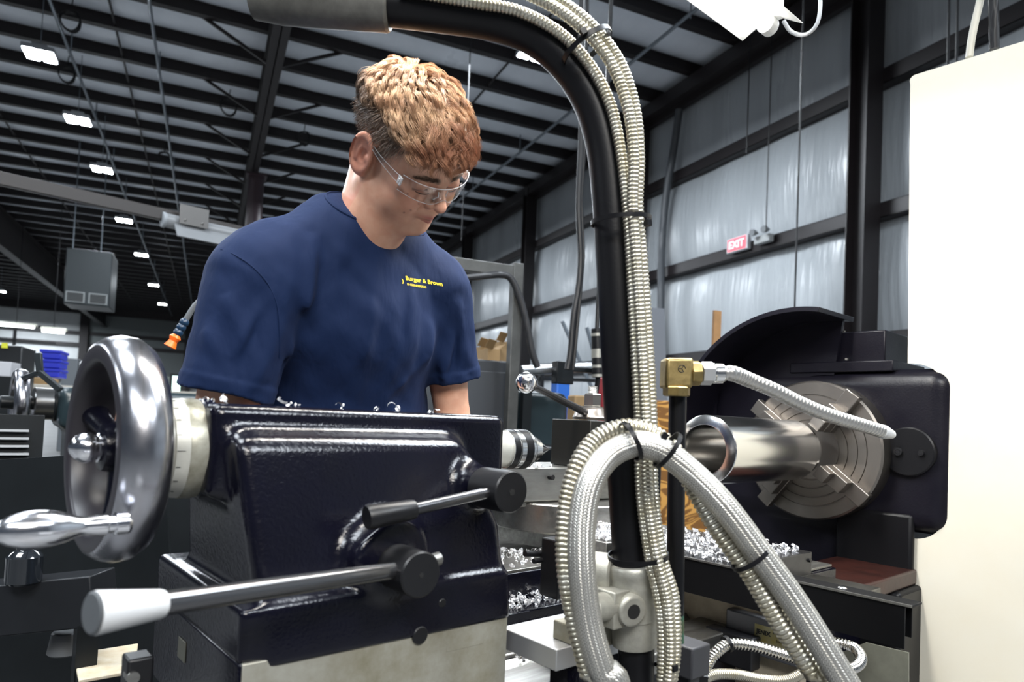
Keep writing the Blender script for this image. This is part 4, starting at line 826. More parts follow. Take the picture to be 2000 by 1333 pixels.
# drop everything of the neck that would stick out below the collar
# arms, hands and torso (lathe frame, metres)
RSh, REl, RWr = (.230, .205, .262), (.206, .235, .0), (.34, .17, -.085)
LSh, LEl, LWr = (.600, .225, .305), (.668, .250, .055), (.615, .20, -.11)
def hand(P, wr, d, pal, k=1.):
    """palm, five separate curled fingers; d: direction of the hand, pal: direction the palm faces"""
    wr = Vector(wr); d = Vector(d).normalized(); pal = Vector(pal); pal = (pal-d*pal.dot(d)).normalized(); s = d.cross(pal)*k
    o = cap(P, wr-d*.02, wr+d*.02, .027, .024)
    for i in range(4):
        b = wr+s*(.030-.020*i); o = smin(o, cap(P, b*.5+wr*.5+d*.02, b+d*.085, .018, .0125), .010)
    for i in range(4):
        L_ = (.042, .047, .044, .034)[i]; p = wr+s*(.033-.022*i)+d*.088; c = math.radians(28+6*i); q = p+(d*math.cos(c)+pal*math.sin(c))*L_
        c2 = c+math.radians(50); r = q+(d*math.cos(c2)+pal*math.sin(c2))*L_*.62; c3 = c2+math.radians(35); e = r+(d*math.cos(c3)+pal*math.sin(c3))*L_*.5
        f = np.minimum(np.minimum(cap(P, p, q, .0098, .0088), cap(P, q, r, .0088, .0080)), cap(P, r, e, .0080, .0070)); o = smin(o, f, .004)
    p = wr+s*.026+d*.025; q = p+(s*.6+d*.6+pal*.5).normalized()*.042; r = q+(d*.8+pal*.6+s*.1).normalized()*.030; e = r+(d*.7+pal*.7).normalized()*.022
    f = np.minimum(np.minimum(cap(P, p, q, .0135, .0112), cap(P, q, r, .0105, .0095)), cap(P, r, e, .0095, .0082)); return smin(o, f, .006)
def body_sdf(P):
    d = ell(P, (.445, .36, .04), (.165, .125, .18)); d = smin(d, ell(P, (.43, .29, .22), (.165, .12, .16)), .05)
    d = smin(d, cap(P, (.265, .22, .275), (.58, .235, .315), .06, .06), .05)
    d = smin(d, cap(P, RSh, REl, .056, .046), .03); d = smin(d, cap(P, REl, RWr, .045, .028), .012)
    d = smin(d, cap(P, LSh, LEl, .052, .035), .03); d = smin(d, cap(P, LEl, LWr, .034, .026), .012)
    d = smin(d, cap(P, (.425, .235, .31), (.425, .18, .37), .052, .048), .03)
    d = smin(d, hand(P, RWr, (.35, -.02, -.30), (0, -.3, -1), 1), .012); d = smin(d, hand(P, LWr, (-.35, -.08, -.4), (-.2, -.6, -.2), -1), .012)
    return d
v2, q2 = surfnet(body_sdf, (.09, .00, -.22), (.78, .52, .475), .0048)
keep = np.ones(len(v2), bool)
VA = np.concatenate([vl, v2]); QA = np.concatenate([q_, q2+n0])
me = rawmesh('person_body', VA, QA)
# skin tones that belong to the skin itself: lips, ears, cheeks, brows, shaved hair, moles
P3 = headco; x, y, z = P3.T; ax = np.abs(x)
def gs(c, r, sym=True): X = ax if sym else x; return np.exp(-(((X-c[0])/r[0])**2+((y-c[1])/r[1])**2+((z-c[2])/r[2])**2))
base = np.array((.62, .345, .235)); colr = np.tile(base, (len(VA), 1)); H = colr[:n0]
def blend(w, c):
    w = np.clip(w, 0, 1)[:, None]; H[:] = H*(1-w)+np.array(c)*w
blend(.55*gs((38, 72, -8), (22, 30, 24)), (.58, .235, .165)); blend(.5*gs((0, 116, -6), (12, 10, 12)), (.60, .24, .17)); blend(.65*gs((80, -4, 8), (14, 22, 34)), (.64, .23, .155))
lip = np.maximum(gs((0, 104, -33.5), (19, 12, 3.6)), gs((0, 103, -42.5), (17, 12, 4.2))); blend(lip*1.1, (.47, .17, .14)); blend(1.3*gs((0, 106, -38), (22, 14, 1.0)), (.16, .05, .04))
brow = np.clip(2.6*np.exp(-((z-(37-.07*(ax-26)**2*.06))/3.4)**2)*(1/(1+np.exp(-(ax-11)/1.5)))*(1/(1+np.exp((ax-46)/2)))*(y > 60), 0, 1)
blend(brow*.92*(0.75+.25*wob(P3.T, 1.4, 5)), (.085, .045, .025))
stub = (1/(1+np.exp(-(ax-46)/6)))*np.exp(-((y-28)/24)**2)*np.exp(-((z+14)/26)**2); blend(stub*.42, (.20, .12, .085))
hairm_ = 1/(1+np.exp(-(z-(8+.55*np.maximum(y, -30)+np.where(y < 10, 0, 0)))/5)); hairm_ = hairm_*(z > -40)*(y < 52); side = np.where(y < -30, 1/(1+np.exp(-(z+34)/7)), 0)
sc = np.clip(np.maximum(np.where(y < 48, 1/(1+np.exp(-(z-(16+.62*np.clip(y, -12, 60)))/4)), 0), side), 0, 1)*(ax < 78+0*ax)
ear_zone = (ax > 73.5) & (y > -46) & (y < 22) & (z < 46); sc = np.where(ear_zone, 0, sc)
blend(sc*.85, (.13, .075, .045))
em = np.clip((ax-76)/2, 0, 1)*(z < 50)*(y > -60)*(y < 15); blend(em*.85*np.clip((87-ax)/1.0+8, 0, 1), (.60, .28, .20))
for m0 in ((28, 84, -10), (37, 80, -24), (50, 62, 4), (44, 72, -32)): blend(1.2*np.exp(-(((x-m0[0])**2+(z-m0[2])**2)/1.8)), (.16, .06, .05))
slit = np.exp(-((z-13.3)/1.5)**2)*(ax > 18)*(ax < 45)*(y > 84); blend(slit*.8, (.08, .04, .03))
ca = me.color_attributes.new('tone', 'FLOAT_COLOR', 'POINT'); ca.data.foreach_set('color', np.concatenate([colr, np.ones((len(VA), 1))], 1).astype(np.float32).ravel())
skin = bpy.data.materials.new('skin'); skin.use_nodes = True; nt = skin.node_tree; b = nt.nodes['Principled BSDF']
at = nt.nodes.new('ShaderNodeAttribute'); at.attribute_name = 'tone'; tc_ = nt.nodes.new('ShaderNodeTexCoord')
ns = nt.nodes.new('ShaderNodeTexNoise'); ns.inputs['Scale'].default_value = 60; ns.inputs['Detail'].default_value = 6; nt.links.new(tc_.outputs['Object'], ns.inputs[0])
mx = nt.nodes.new('ShaderNodeMix'); mx.data_type = 'RGBA'; mx.blend_type = 'MULTIPLY'; mx.inputs[0].default_value = .25; rp = nt.nodes.new('ShaderNodeValToRGB'); rp.color_ramp.elements[0].color = (.75, .5, .42, 1); rp.color_ramp.elements[0].position = .35; rp.color_ramp.elements[1].position = .6
nt.links.new(ns.outputs[0], rp.inputs[0]); nt.links.new(at.outputs[0], mx.inputs[6]); nt.links.new(rp.outputs[0], mx.inputs[7]); nt.links.new(mx.outputs[2], b.inputs['Base Color'])
n2 = nt.nodes.new('ShaderNodeTexNoise'); n2.inputs['Scale'].default_value = 900; n2.inputs['Detail'].default_value = 2; nt.links.new(tc_.outputs['Object'], n2.inputs[0]); bp = nt.nodes.new('ShaderNodeBump'); bp.inputs['Strength'].default_value = .12; bp.inputs['Distance'].default_value = .0006
nt.links.new(n2.outputs[0], bp.inputs['Height']); nt.links.new(bp.outputs[0], b.inputs['Normal'])
b.inputs['Roughness'].default_value = .42; b.inputs['Subsurface Weight'].default_value = .12; b.inputs['Subsurface Radius'].default_value = (1, .35, .2); b.inputs['Subsurface Scale'].default_value = .006
person = obj('person', me, skin, None, 'L', base=(.44, .3, FLOOR), ang=180, label='young man in navy t-shirt and clear safety glasses bending over the lathe', cat='person')
person['_b'] = [.44, .3, FLOOR]; person['_r'] = 0.
def hobj(name, g, m_, parent=person, **k):
    """a piece modelled in head millimetres"""
    vs = lmap(HL, np.array([tuple(v) for v in g.v], dtype=float)) if isinstance(g, G) else None
    if isinstance(g, G): g2 = G(); g2.v = [tuple(v) for v in vs]; g2.f = g.f; g2.uv = g.uv; return obj(name, g2, m_, parent, **k)
    me = rawmesh(name, lmap(HL, g[0]), g[1]); return obj(name, me, m_, parent, **k)
# shirt
SM0, SM1 = Vector((.192, .222, .11)), Vector((.184, .232, .073))
def sdir(a, b): a, b = Vector(a), Vector(b); return (b-a).normalized()
rd, ld = sdir(RSh, (.198, .222, .06)), sdir(LSh, (.655, .262, .13))
RC, LC = Vector((.202, .215, .074)), Vector((.655, .238, .135))
NN = Vector((.06, -.68, .73)).normalized(); NP_ = Vector((.43, .135, .368))
def plane(P, p, n): return (P[0]-p[0])*n[0]+(P[1]-p[1])*n[1]+(P[2]-p[2])*n[2]
def fold(P, a, b, r, k=1.):
    a = np.array(a, float); b_ = np.array(b, float)-a; t = np.clip(((P[0]-a[0])*b_[0]+(P[1]-a[1])*b_[1]+(P[2]-a[2])*b_[2])/(b_@b_), 0, 1)
    d2 = (P[0]-a[0]-b_[0]*t)**2+(P[1]-a[1]-b_[1]*t)**2+(P[2]-a[2]-b_[2]*t)**2
    return k*np.exp(-d2/r**2)*np.clip(4*t*(1-t), 0, 1)**.8
def shirt_sdf(P, off=0.):
    d = ell(P, (.448, .345, .03), (.198, .158, .22)); d = smin(d, ell(P, (.435, .275, .215), (.188, .142, .165)), .05)
    d = smin(d, cap(P, (.270, .215, .282), (.575, .235, .315), .066, .066), .045)
    d = smin(d, cap(P, (.375, .21, .362), (.49, .22, .372), .066, .064), .055)
    d = smin(d, cap(P, (.375, .262, .335), (.48, .268, .345), .074, .074), .03); d = smin(d, ell(P, (.43, .33, .20), (.17, .13, .17)), .04)
    rs = cap(P, (.240, .210, .252), tuple(RC+rd*.03), .082, .070); ls = cap(P, (.592, .225, .298), tuple(LC+ld*.03), .074, .055)
    d = smin(d, cap(P, (.388, .212, .372), (.262, .210, .290), .056, .068), .03); torso = d; rs = np.maximum(rs, plane(P, RC, rd)); ls = np.maximum(ls, plane(P, LC, ld)); rs_, ls_ = rs, ls
    d = smin(d, rs-.0022*np.clip((plane(P, RC, rd)+.024)/.005, 0, 1), .026); d = smin(d, ls-.002*np.clip((plane(P, LC, ld)+.022)/.005, 0, 1), .022)
    # hanging folds
    A_ = .0120
    f = fold(P, (.300, .15, .34), (.30, .12, .10), .014)+fold(P, (.345, .13, .33), (.335, .13, .05), .012, .8)+fold(P, (.50, .13, .33), (.455, .16, .0), .013, .7)+fold(P, (.555, .13, .30), (.565, .18, .02), .015, .8)
    f = f+fold(P, (.27, .16, .18), (.36, .17, .0), .013, .7)+fold(P, (.40, .13, .14), (.50, .18, .02), .011, .6)+fold(P, (.55, .16, .16), (.44, .17, .03), .011, .5)+fold(P, (.60, .18, .22), (.60, .2, .05), .012, .8)
    f = f+fold(P, (.17, .15, .22), (.24, .15, .09), .012, .7)+fold(P, (.15, .17, .17), (.20, .15, .08), .010, .5)
    f = f-fold(P, (.322, .14, .34), (.318, .12, .06), .011)-fold(P, (.278, .17, .27), (.262, .18, .08), .013, .8)-fold(P, (.475, .13, .30), (.48, .15, .02), .012, .6)-fold(P, (.528, .14, .30), (.52, .17, .0), .012, .6)-fold(P, (.62, .17, .26), (.622, .2, .12), .012, 1.)
    f = f+fold(P, (.25, .14, .27), (.185, .14, .12), .010, .8)+fold(P, (.265, .15, .22), (.215, .14, .07), .010, .8)-fold(P, (.232, .14, .25), (.195, .135, .08), .009, .8)+fold(P, (.30, .16, .10), (.42, .2, .0), .009, .7)+fold(P, (.46, .13, .17), (.57, .17, .06), .009, .7)-fold(P, (.40, .15, .08), (.52, .18, .03), .009, .7)
    f = f+fold(P, (.41, .12, .30), (.40, .14, .10), .012, .6)-fold(P, (.435, .12, .28), (.425, .15, .05), .012, .4)+fold(P, (.60, .16, .28), (.65, .19, .15), .009, .8)-fold(P, (.585, .15, .24), (.60, .18, .1), .009, 1.)
    d = d-A_*f-.0040*wob((P[0]*1.6, P[1]*1.6, P[2]*.6), 42, 11)-.0024*wob((P[0]+.4*P[2], P[1], P[2]), 85, 12)
    d = smax(d, plane(P, NP_, NN), .006)                                     # neck opening
    return d, rs, ls, torso
def shirt_full(P):
    d, rs, ls, torso = shirt_sdf(P); pr = plane(P, RC, rd); pl = plane(P, LC, ld)
    rc = cap(P, (.240, .210, .252), tuple(RC+rd*.03), .0755, .0635); lc_ = cap(P, (.592, .225, .298), tuple(LC+ld*.03), .068, .049)
    d = np.maximum(d, -np.where((pr > -.03) & (torso > .004), rc, 1))
    return np.maximum(d, -.20-P[2])
v3, q3 = surfnet(shirt_full, (.09, .10, -.21), (.77, .54, .45), .0034)
navy = bpy.data.materials.new('navy_cotton'); navy.use_nodes = True; nt = navy.node_tree; b = nt.nodes['Principled BSDF']; b.inputs['Base Color'].default_value = (.0022, .0105, .043, 1); b.inputs['Roughness'].default_value = .8
b.inputs['Sheen Weight'].default_value = .03; b.inputs['Sheen Roughness'].default_value = .5; b.inputs['Sheen Tint'].default_value = (.3, .4, .8, 1); b.inputs['Specular IOR Level'].default_value = .2
tc_ = nt.nodes.new('ShaderNodeTexCoord'); mp = nt.nodes.new('ShaderNodeMapping'); mp.inputs['Scale'].default_value = (1, 1, .45); nt.links.new(tc_.outputs['Object'], mp.inputs[0])
n1_ = nt.nodes.new('ShaderNodeTexNoise'); n1_.inputs['Scale'].default_value = 24; n1_.inputs['Detail'].default_value = 3; n1_.inputs['Distortion'].default_value = .3; nt.links.new(mp.outputs[0], n1_.inputs[0])
n2_ = nt.nodes.new('ShaderNodeTexNoise'); n2_.inputs['Scale'].default_value = 900; nt.links.new(tc_.outputs['Object'], n2_.inputs[0])
b1 = nt.nodes.new('ShaderNodeBump'); b1.inputs['Strength'].default_value = .55; b1.inputs['Distance'].default_value = .010; nt.links.new(n1_.outputs[0], b1.inputs['Height'])
b2 = nt.nodes.new('ShaderNodeBump'); b2.inputs['Strength'].default_value = .3; b2.inputs['Distance'].default_value = .0006; nt.links.new(n2_.outputs[0], b2.inputs['Height']); nt.links.new(b1.outputs[0], b2.inputs['Normal']); nt.links.new(b2.outputs[0], b.inputs['Normal'])
shirt = obj('t_shirt', rawmesh('t_shirt', v3, q3), navy, person, ang=180, label='navy blue short sleeved t-shirt')
bv = BVHTree.FromPolygons([Vector(v) for v in v3], [tuple(int(i) for i in q) for q in q3])
lashm = mat('dark_lashes', (.03, .018, .012), .7)
for s_ in (-1, 1): hobj('eyelashes', G().tube(spline([(s_*19, 97, 12.0), (s_*26, 96.5, 11.0), (s_*34, 94.5, 11.0), (s_*42, 90, 12.5)], 2), .8, 6, rf=lambda L_, i: .35+.6*math.sin(min(L_/25, 1)*math.pi)), lashm, person)
# rib collar band lying round the neck opening
g = G(); ring = []
e1 = NN.orthogonal().normalized(); e2 = NN.cross(e1); cn = Vector((.425, .195, .405)); cn = cn-NN*(cn-NP_).dot(NN)
for i in range(72):
    a = 2*math.pi*i/72; d_ = e1*math.cos(a)+e2*math.sin(a); h_ = bv.ray_cast(cn+d_*.25-NN*.004, -d_)
    if h_[0] is not None: ring.append(h_[0])
if len(ring) > 40:
    n_ = len(ring); vs = []
    sm = ring
    for _ in range(6): sm = [(sm[i-1]+sm[i]*2+sm[(i+1) % n_])/4 for i in range(n_)]
    for i, p in enumerate(sm):
        o = (p-cn); o = (o-NN*o.dot(NN)).normalized()
        for (a_, b_) in ((.0015, -.016), (.0030, -.006), (.0018, .0025), (-.001, .004), (-.003, .0022), (-.003, -.006)): vs.append(p+o*a_+NN*b_)
    k_ = 6; fs = [(i*k_+j, i*k_+(j+1) % k_, ((i+1) % n_)*k_+(j+1) % k_, ((i+1) % n_)*k_+j) for i in range(n_) for j in range(k_)]
    g.add(vs, fs); obj('collar_band', g, navy, shirt)
# seam of the right sleeve: a thin welt on the cloth
g = G()
for P_ in ([(432, 487), (462, 500), (495, 523), (524, 556), (542, 600), (546, 650), (545, 700)],):
    pts = []
    for (x_, y_) in P_:
        o = MLI @ CAMP; h_ = bv.ray_cast(o, (MLI.to_3x3() @ pray(x_, y_)).normalized())
        if h_[0] is not None: pts.append(h_[0])
    if len(pts) > 2: g.tube(spline(pts, .006), .0016, 6)
if g.v: obj('sleeve_seam', g, navy, shirt)
# yellow chest print wrapped on the cloth
yel = mat('yellow_print', (.85, .60, .02), .6)
def chest(me, x0, y0, x1, y1, L_):
    """lay a flat text mesh on the shirt along the line x0,y0 - x1,y1 of the photograph"""
    o = MLI @ CAMP; out = []
    kx = Vector((x1-x0, y1-y0)); ppm = kx.length/L_; ex = kx.normalized(); ey = Vector((-.14, -1.0))
    for v in me.vertices:
        px = Vector((x0, y0))+ex*(v.co.x*ppm)+ey*(v.co.y*ppm); h_ = bv.ray_cast(o, (MLI.to_3x3() @ pray(px.x, px.y)).normalized())
        p = h_[0] if h_[0] is not None else o; out.append(p+h_[1]*(.0007) if h_[0] is not None else p)
    for v, p in zip(me.vertices, out): v.co = p
    return me
def textw(body, size, bold):
    me = text_mesh(body, size, bold, 'LEFT', 0, 3); xs = [v.co.x for v in me.vertices]; return me, max(xs)-min(xs)
pr = G()
me1, w1 = textw('Burger & Brown', 1, .028); chest(me1, 792, 547, 864, 559, w1)
me2, w2 = textw('ENGINEERING', 1, .02); chest(me2, 795, 557.5, 832, 563.5, w2)
pm = obj('chest_print', me1, yel, shirt, smooth=False, label='yellow lettering on the chest'); obj('chest_print', me2, yel, shirt, smooth=False)
me3, w3 = textw(')', 1, .05); chest(me3, 785.5, 552, 789, 552.5, w3); obj('chest_print', me3, yel, shirt, smooth=False)
# jeans and shoes (behind the machine)
def jeans_sdf(P):
    d = ell(P, (.445, .40, -.10), (.18, .15, .14))
    for s_ in (-1, 1):
        d = smin(d, cap(P, (.445+s_*.09, .41, -.15), (.445+s_*.10, .44, -.53), .095, .068), .03); d = smin(d, cap(P, (.445+s_*.10, .44, -.53), (.445+s_*.10, .46, -.90), .068, .058), .02)
    return np.maximum(d, -.93-P[2])
v4, q4 = surfnet(jeans_sdf, (.20, .22, -.96), (.70, .62, .06), .009); obj('jeans', rawmesh('jeans', v4, q4), mat('dark_denim', (.02, .028, .05), .8, bump=.2, bscale=500), person, ang=180)
for s_ in (-1, 1):
    def shoe(P, s_=s_): d = cap(P, (.445+s_*.10, .47, -.955), (.445+s_*.12, .28, -.965), .042, .038); return smax(smin(d, cap(P, (.445+s_*.10, .46, -.94), (.445+s_*.10, .46, -.90), .045, .045), .02), -(P[2]-(FLOOR+.002)), .004)
    v5, q5 = surfnet(shoe, (.445+s_*.11-.08, .20, FLOOR-.01), (.445+s_*.11+.08, .56, -.84), .006); obj('shoe', rawmesh('shoe', v5, q5), satin_black, person, ang=180)
# hair
crown = np.array((0, -52, 118.))
hd = lambda p: np.array(HM.to_3x3().inverted() @ Vector(p)); gdir = np.array(HR.transposed() @ Vector((0, 0, -1)))
def skull_pt(th, ph):
    d_ = np.array((math.sin(th)*math.cos(ph), math.sin(th)*math.sin(ph), math.cos(th))); c = np.array((0, 0, 50.)); lo, hi = 40., 140.
    for _ in range(18):
        m_ = (lo+hi)/2; p = c+d_*m_; s = skull((np.array([p[0]]), np.array([p[1]]), np.array([p[2]])))[0]
        if s < 0: lo = m_
        else: hi = m_
    return c+d_*lo
def sgrad(p):
    e = .5; f = lambda q: skull((np.array([q[0]]), np.array([q[1]]), np.array([q[2]])))[0]
    g_ = np.array([f(p+np.array(v)*e)-f(p-np.array(v)*e) for v in ((1, 0, 0), (0, 1, 0), (0, 0, 1))]); return g_/np.linalg.norm(g_)
rs_ = np.random.RandomState(5)
def strand_path(p, L_, lift, amp, wl, ph, n=14, off=0.):
    """one lock: leaves the scalp, bends with gravity, curls"""
    nrm = sgrad(p); t = p-crown; t = t-nrm*t.dot(nrm); ln = np.linalg.norm(t); t = t/ln if ln > 3 else np.array((0, 1., 0))
    t = t+np.array((0, .35, 0)); t = t-nrm*t.dot(nrm); t /= np.linalg.norm(t)
    d_ = nrm*lift+t*(1-lift*.5); d_ /= np.linalg.norm(d_); st = L_/(n-1); q = p-nrm*1.5; out = [q.copy()]
    for i in range(1, n):
        d_ = d_+gdir*.05+t*.05; nn = sgrad(q); s = skull((np.array([q[0]]), np.array([q[1]]), np.array([q[2]])))[0]
        if s < 4+off: d_ = d_+nn*.25
        elif s > 8+off: d_ = d_-nn*.25
        d_ /= np.linalg.norm(d_); q = q+d_*st; out.append(q.copy())
    out = np.array(out); T_ = np.gradient(out, axis=0); T_ /= np.linalg.norm(T_, axis=1)[:, None]
    b1 = np.cross(T_, nrm); b1 /= np.linalg.norm(b1, axis=1)[:, None]+1e-6; b2 = np.cross(T_, b1)
    s = np.linspace(0, L_, n); r_ = amp*np.clip(s/18, 0, 1); w_ = 2*math.pi/wl
    return out+b1*(r_*np.sin(s*w_+ph))[:, None]+b2*(r_*.8*np.cos(s*w_+ph))[:, None]
def on_top(p):
    x, y, z = p
    if y > 56 and z < 76: return False
    return z > 74-.12*y-4*math.sin(y*.1)+(16 if y < 45 else max(0, 16-(y-45)))*min(max((abs(x)-38)/24, 0), 1)
def on_side(p):
    x, y, z = p; ax = abs(x)
    if y > 60: return z > 66
    lim = (2 if y < 22 else 18+1.15*(y-22)) if y > -22 else -34
    return z > lim
SV = []; SF = []; SU = []; cnt = 0
def add_strand(pts, r0, r1):
    global cnt
    n = len(pts); T_ = np.gradient(pts, axis=0); a = np.cross(T_, (0.31, .77, .55)); a /= np.linalg.norm(a, axis=1)[:, None]+1e-9; b = np.cross(T_, a); b /= np.linalg.norm(b, axis=1)[:, None]+1e-9
    r = np.linspace(r0, r1, n)[:, None]; V_ = np.stack([pts+(a*math.cos(k*2.0944)+b*math.sin(k*2.0944))*r for k in range(3)], 1).reshape(-1, 3)
    i = np.arange(n-1)[:, None]*3; k = np.arange(3)[None, :]; k2 = (k+1) % 3
    F_ = np.stack([i+k, i+k2, i+3+k2, i+3+k], -1).reshape(-1, 4)+cnt; SV.append(V_); SF.append(F_); cnt += len(V_)
guides = []
tries = 0
while len(guides) < 330 and tries < 9000:
    tries += 1; th = math.acos(1-rs_.rand()*1.25); ph = rs_.rand()*6.283; p = skull_pt(th, ph)
    if not on_top(p): continue
    if any(np.linalg.norm(p-g_[0]) < 6.6 for g_ in guides): continue
    front = np.clip((p[1]-20)/60, 0, 1); L_ = 52-14*np.clip((p[1]-50)/30, 0, 1)-16*np.clip((abs(p[0])-48)/18, 0, 1)+rs_.randn()*5; lift = .35+.2*rs_.rand()+.35*np.clip((p[1]-55)/25, 0, 1)
    guides.append((p, L_, lift, 1.8+3.9*front+rs_.rand()*1.2, 38+rs_.rand()*16-9*front, 2.2*math.sin(p[0]*.07)+2*math.cos(p[1]*.06)+rs_.rand()*1.6, rs_.rand()*5))
for (p, L_, lift, amp, wl, ph, off) in guides:
    G_ = strand_path(p, L_, lift, amp, wl, ph, 15, off)
    nrm = sgrad(p)
    for k in range(30):
        o = rs_.randn(3)*3.2; o -= nrm*o.dot(nrm); w_ = np.linspace(1, .12+.35*rs_.rand(), 15)[:, None]; j = rs_.randn(3)*.9
        s_ = .8+.25*rs_.rand(); m_ = 15
        pts = G_+o[None, :]*w_*1.25+np.sin(np.linspace(0, 5+3*rs_.rand(), 15)+rs_.rand()*6)[:, None]*j[None, :]*np.linspace(0, 1, 15)[:, None]
        if rs_.rand() < .08: pts = pts+nrm[None, :]*(np.linspace(0, 1, 15)**2)[:, None]*rs_.rand()*9
        pts = pts[:int(10+5*s_)]
        add_strand(pts, .42, .16)
nt_ = 0
while nt_ < 5200:
    th = math.acos(1-rs_.rand()*1.95); ph = rs_.rand()*6.283; p = skull_pt(th, ph)
    if not on_side(p) or (on_top(p) and rs_.rand() < .8): continue
    if abs(p[0]) > 60 and -24 < p[1] < 19 and p[2] < 46: continue
    nt_ += 1; nrm = sgrad(p); h_ = np.clip((p[2]+10)/70, 0, 1); L_ = 4+15*h_**1.5+rs_.rand()*3; dn = np.array((0, -.10, -1.)); dn = dn-nrm*dn.dot(nrm); dn /= np.linalg.norm(dn)
    d_ = dn*.85+nrm*(.42+.2*rs_.rand())+rs_.randn(3)*.16; n = 5; pts = np.array([p-nrm*.5+d_*L_*i/(n-1)-nrm*(L_*.16*(i/(n-1))**2) for i in range(n)]); add_strand(pts, .36, .16)
SV = np.concatenate(SV); SF = np.concatenate(SF)
hairmat = bpy.data.materials.new('copper_blond_hair'); hairmat.use_nodes = True; nt = hairmat.node_tree; b = nt.nodes['Principled BSDF']; b.inputs['Roughness'].default_value = .36; b.inputs['Specular IOR Level'].default_value = .38
at = nt.nodes.new('ShaderNodeAttribute'); at.attribute_name = 'tone'; nt.links.new(at.outputs[0], b.inputs['Base Color'])
me = rawmesh('hair', lmap(HL, SV), SF)
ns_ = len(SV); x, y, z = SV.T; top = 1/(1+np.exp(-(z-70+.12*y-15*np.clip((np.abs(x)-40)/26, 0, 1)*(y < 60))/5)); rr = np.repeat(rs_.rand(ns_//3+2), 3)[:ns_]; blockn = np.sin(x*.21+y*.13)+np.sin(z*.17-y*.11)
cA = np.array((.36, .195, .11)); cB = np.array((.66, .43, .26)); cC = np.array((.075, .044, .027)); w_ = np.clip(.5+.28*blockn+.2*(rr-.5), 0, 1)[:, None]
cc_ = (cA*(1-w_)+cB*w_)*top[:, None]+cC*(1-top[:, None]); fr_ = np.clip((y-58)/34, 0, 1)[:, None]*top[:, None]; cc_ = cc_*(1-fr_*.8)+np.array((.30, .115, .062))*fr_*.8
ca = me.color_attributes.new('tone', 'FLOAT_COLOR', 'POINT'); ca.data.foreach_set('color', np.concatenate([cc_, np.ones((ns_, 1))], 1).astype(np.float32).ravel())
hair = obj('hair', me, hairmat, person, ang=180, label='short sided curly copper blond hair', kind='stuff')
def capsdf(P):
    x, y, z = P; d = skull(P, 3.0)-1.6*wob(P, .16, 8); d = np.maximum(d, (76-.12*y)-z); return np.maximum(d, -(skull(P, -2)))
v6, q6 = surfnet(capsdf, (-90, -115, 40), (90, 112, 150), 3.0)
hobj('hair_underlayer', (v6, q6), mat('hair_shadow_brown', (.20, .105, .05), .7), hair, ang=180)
# eyebrows
rb = np.random.RandomState(3); nb = 260; bx_ = rb.uniform(11, 47, nb); bz_ = 36.6+.8*np.sin((bx_-11)/36*2.6)+rb.randn(nb)*(1.7-.9*np.clip((bx_-30)/17, 0, 1)); lo_ = np.full(nb, 50.); hi_ = np.full(nb, 130.)
for _ in range(16):
    mi = (lo_+hi_)/2; dd_ = head_sdf((bx_, mi, bz_)); lo_ = np.where(dd_ < 0, mi, lo_); hi_ = np.where(dd_ < 0, hi_, mi)
for BS in (-1, 1):
  SV = []; SF = []; cnt = 0
  for i in range(nb):
    for s_ in (BS,):
        o = np.array((bx_[i]*s_, lo_[i]-.3, bz_[i])); d_ = np.array((s_*(.75+.2*rb.rand()), .1-.012*bx_[i], .42-.018*bx_[i]+rb.randn()*.12)); d_ /= np.linalg.norm(d_); L_ = 5+rb.rand()*3
        add_strand(np.array([o, o+d_*L_*.5+np.array((0, .7, 0)), o+d_*L_+np.array((0, .3-.02*bx_[i], 0))]), .22, .08)
  hobj('eyebrow', (np.concatenate(SV), np.concatenate(SF)), mat('brow_brown', (.11, .058, .032), .5), person, ang=180)
# clear safety glasses
glass = bpy.data.materials.new('clear_polycarbonate'); glass.use_nodes = True; nt = glass.node_tree; nt.nodes.remove(nt.nodes['Principled BSDF'])
tr = nt.nodes.new('ShaderNodeBsdfTransparent'); tr.inputs[0].default_value = (.95, .95, .95, 1); gl = nt.nodes.new('ShaderNodeBsdfGlossy'); gl.inputs['Roughness'].default_value = .04; lw = nt.nodes.new('ShaderNodeLayerWeight'); lw.inputs[0].default_value = .5; pw_ = nt.nodes.new('ShaderNodeMath'); pw_.operation = 'POWER'; pw_.inputs[1].default_value = 3; nt.links.new(lw.outputs['Facing'], pw_.inputs[0]); fr = nt.nodes.new('ShaderNodeMath'); fr.operation = 'MULTIPLY_ADD'; fr.inputs[1].default_value = .6; fr.inputs[2].default_value = .035; nt.links.new(pw_.outputs[0], fr.inputs[0]); ms = nt.nodes.new('ShaderNodeMixShader')
nt.links.new(fr.outputs[0], ms.inputs[0]); nt.links.new(tr.outputs[0], ms.inputs[1]); nt.links.new(gl.outputs[0], ms.inputs[2]); nt.links.new(ms.outputs[0], nt.nodes['Material Output'].inputs[0])
edge = mat('clear_edge', (.85, .85, .86), .12, 0, 0); eb = edge.node_tree.nodes['Principled BSDF']; eb.inputs['Transmission Weight'].default_value = .35; eb.inputs['IOR'].default_value = 1.5
def lens_pt(a, v):
    """a: angle round the face, v: height -1..1"""
    R_ = 66.; cx_ = R_*math.sin(a)*1.08; cy_ = 48+R_*math.cos(a)*.98
    half = (20-4.5*abs(math.sin(a))) ; notch = 12*math.exp(-(a/.17)**2)
    lo = -half+notch-1.0; hi = half*.62+1.5; zz = 19+3.5*min(abs(a)/.9, 1.15)+(lo if v < 0 else hi)*abs(v); return Vector((cx_, cy_-(.16*(20-zz) if zz < 20 else 0)*.8, zz))
gls = None
g = G(); NA, NV_ = 48, 12; vs = []
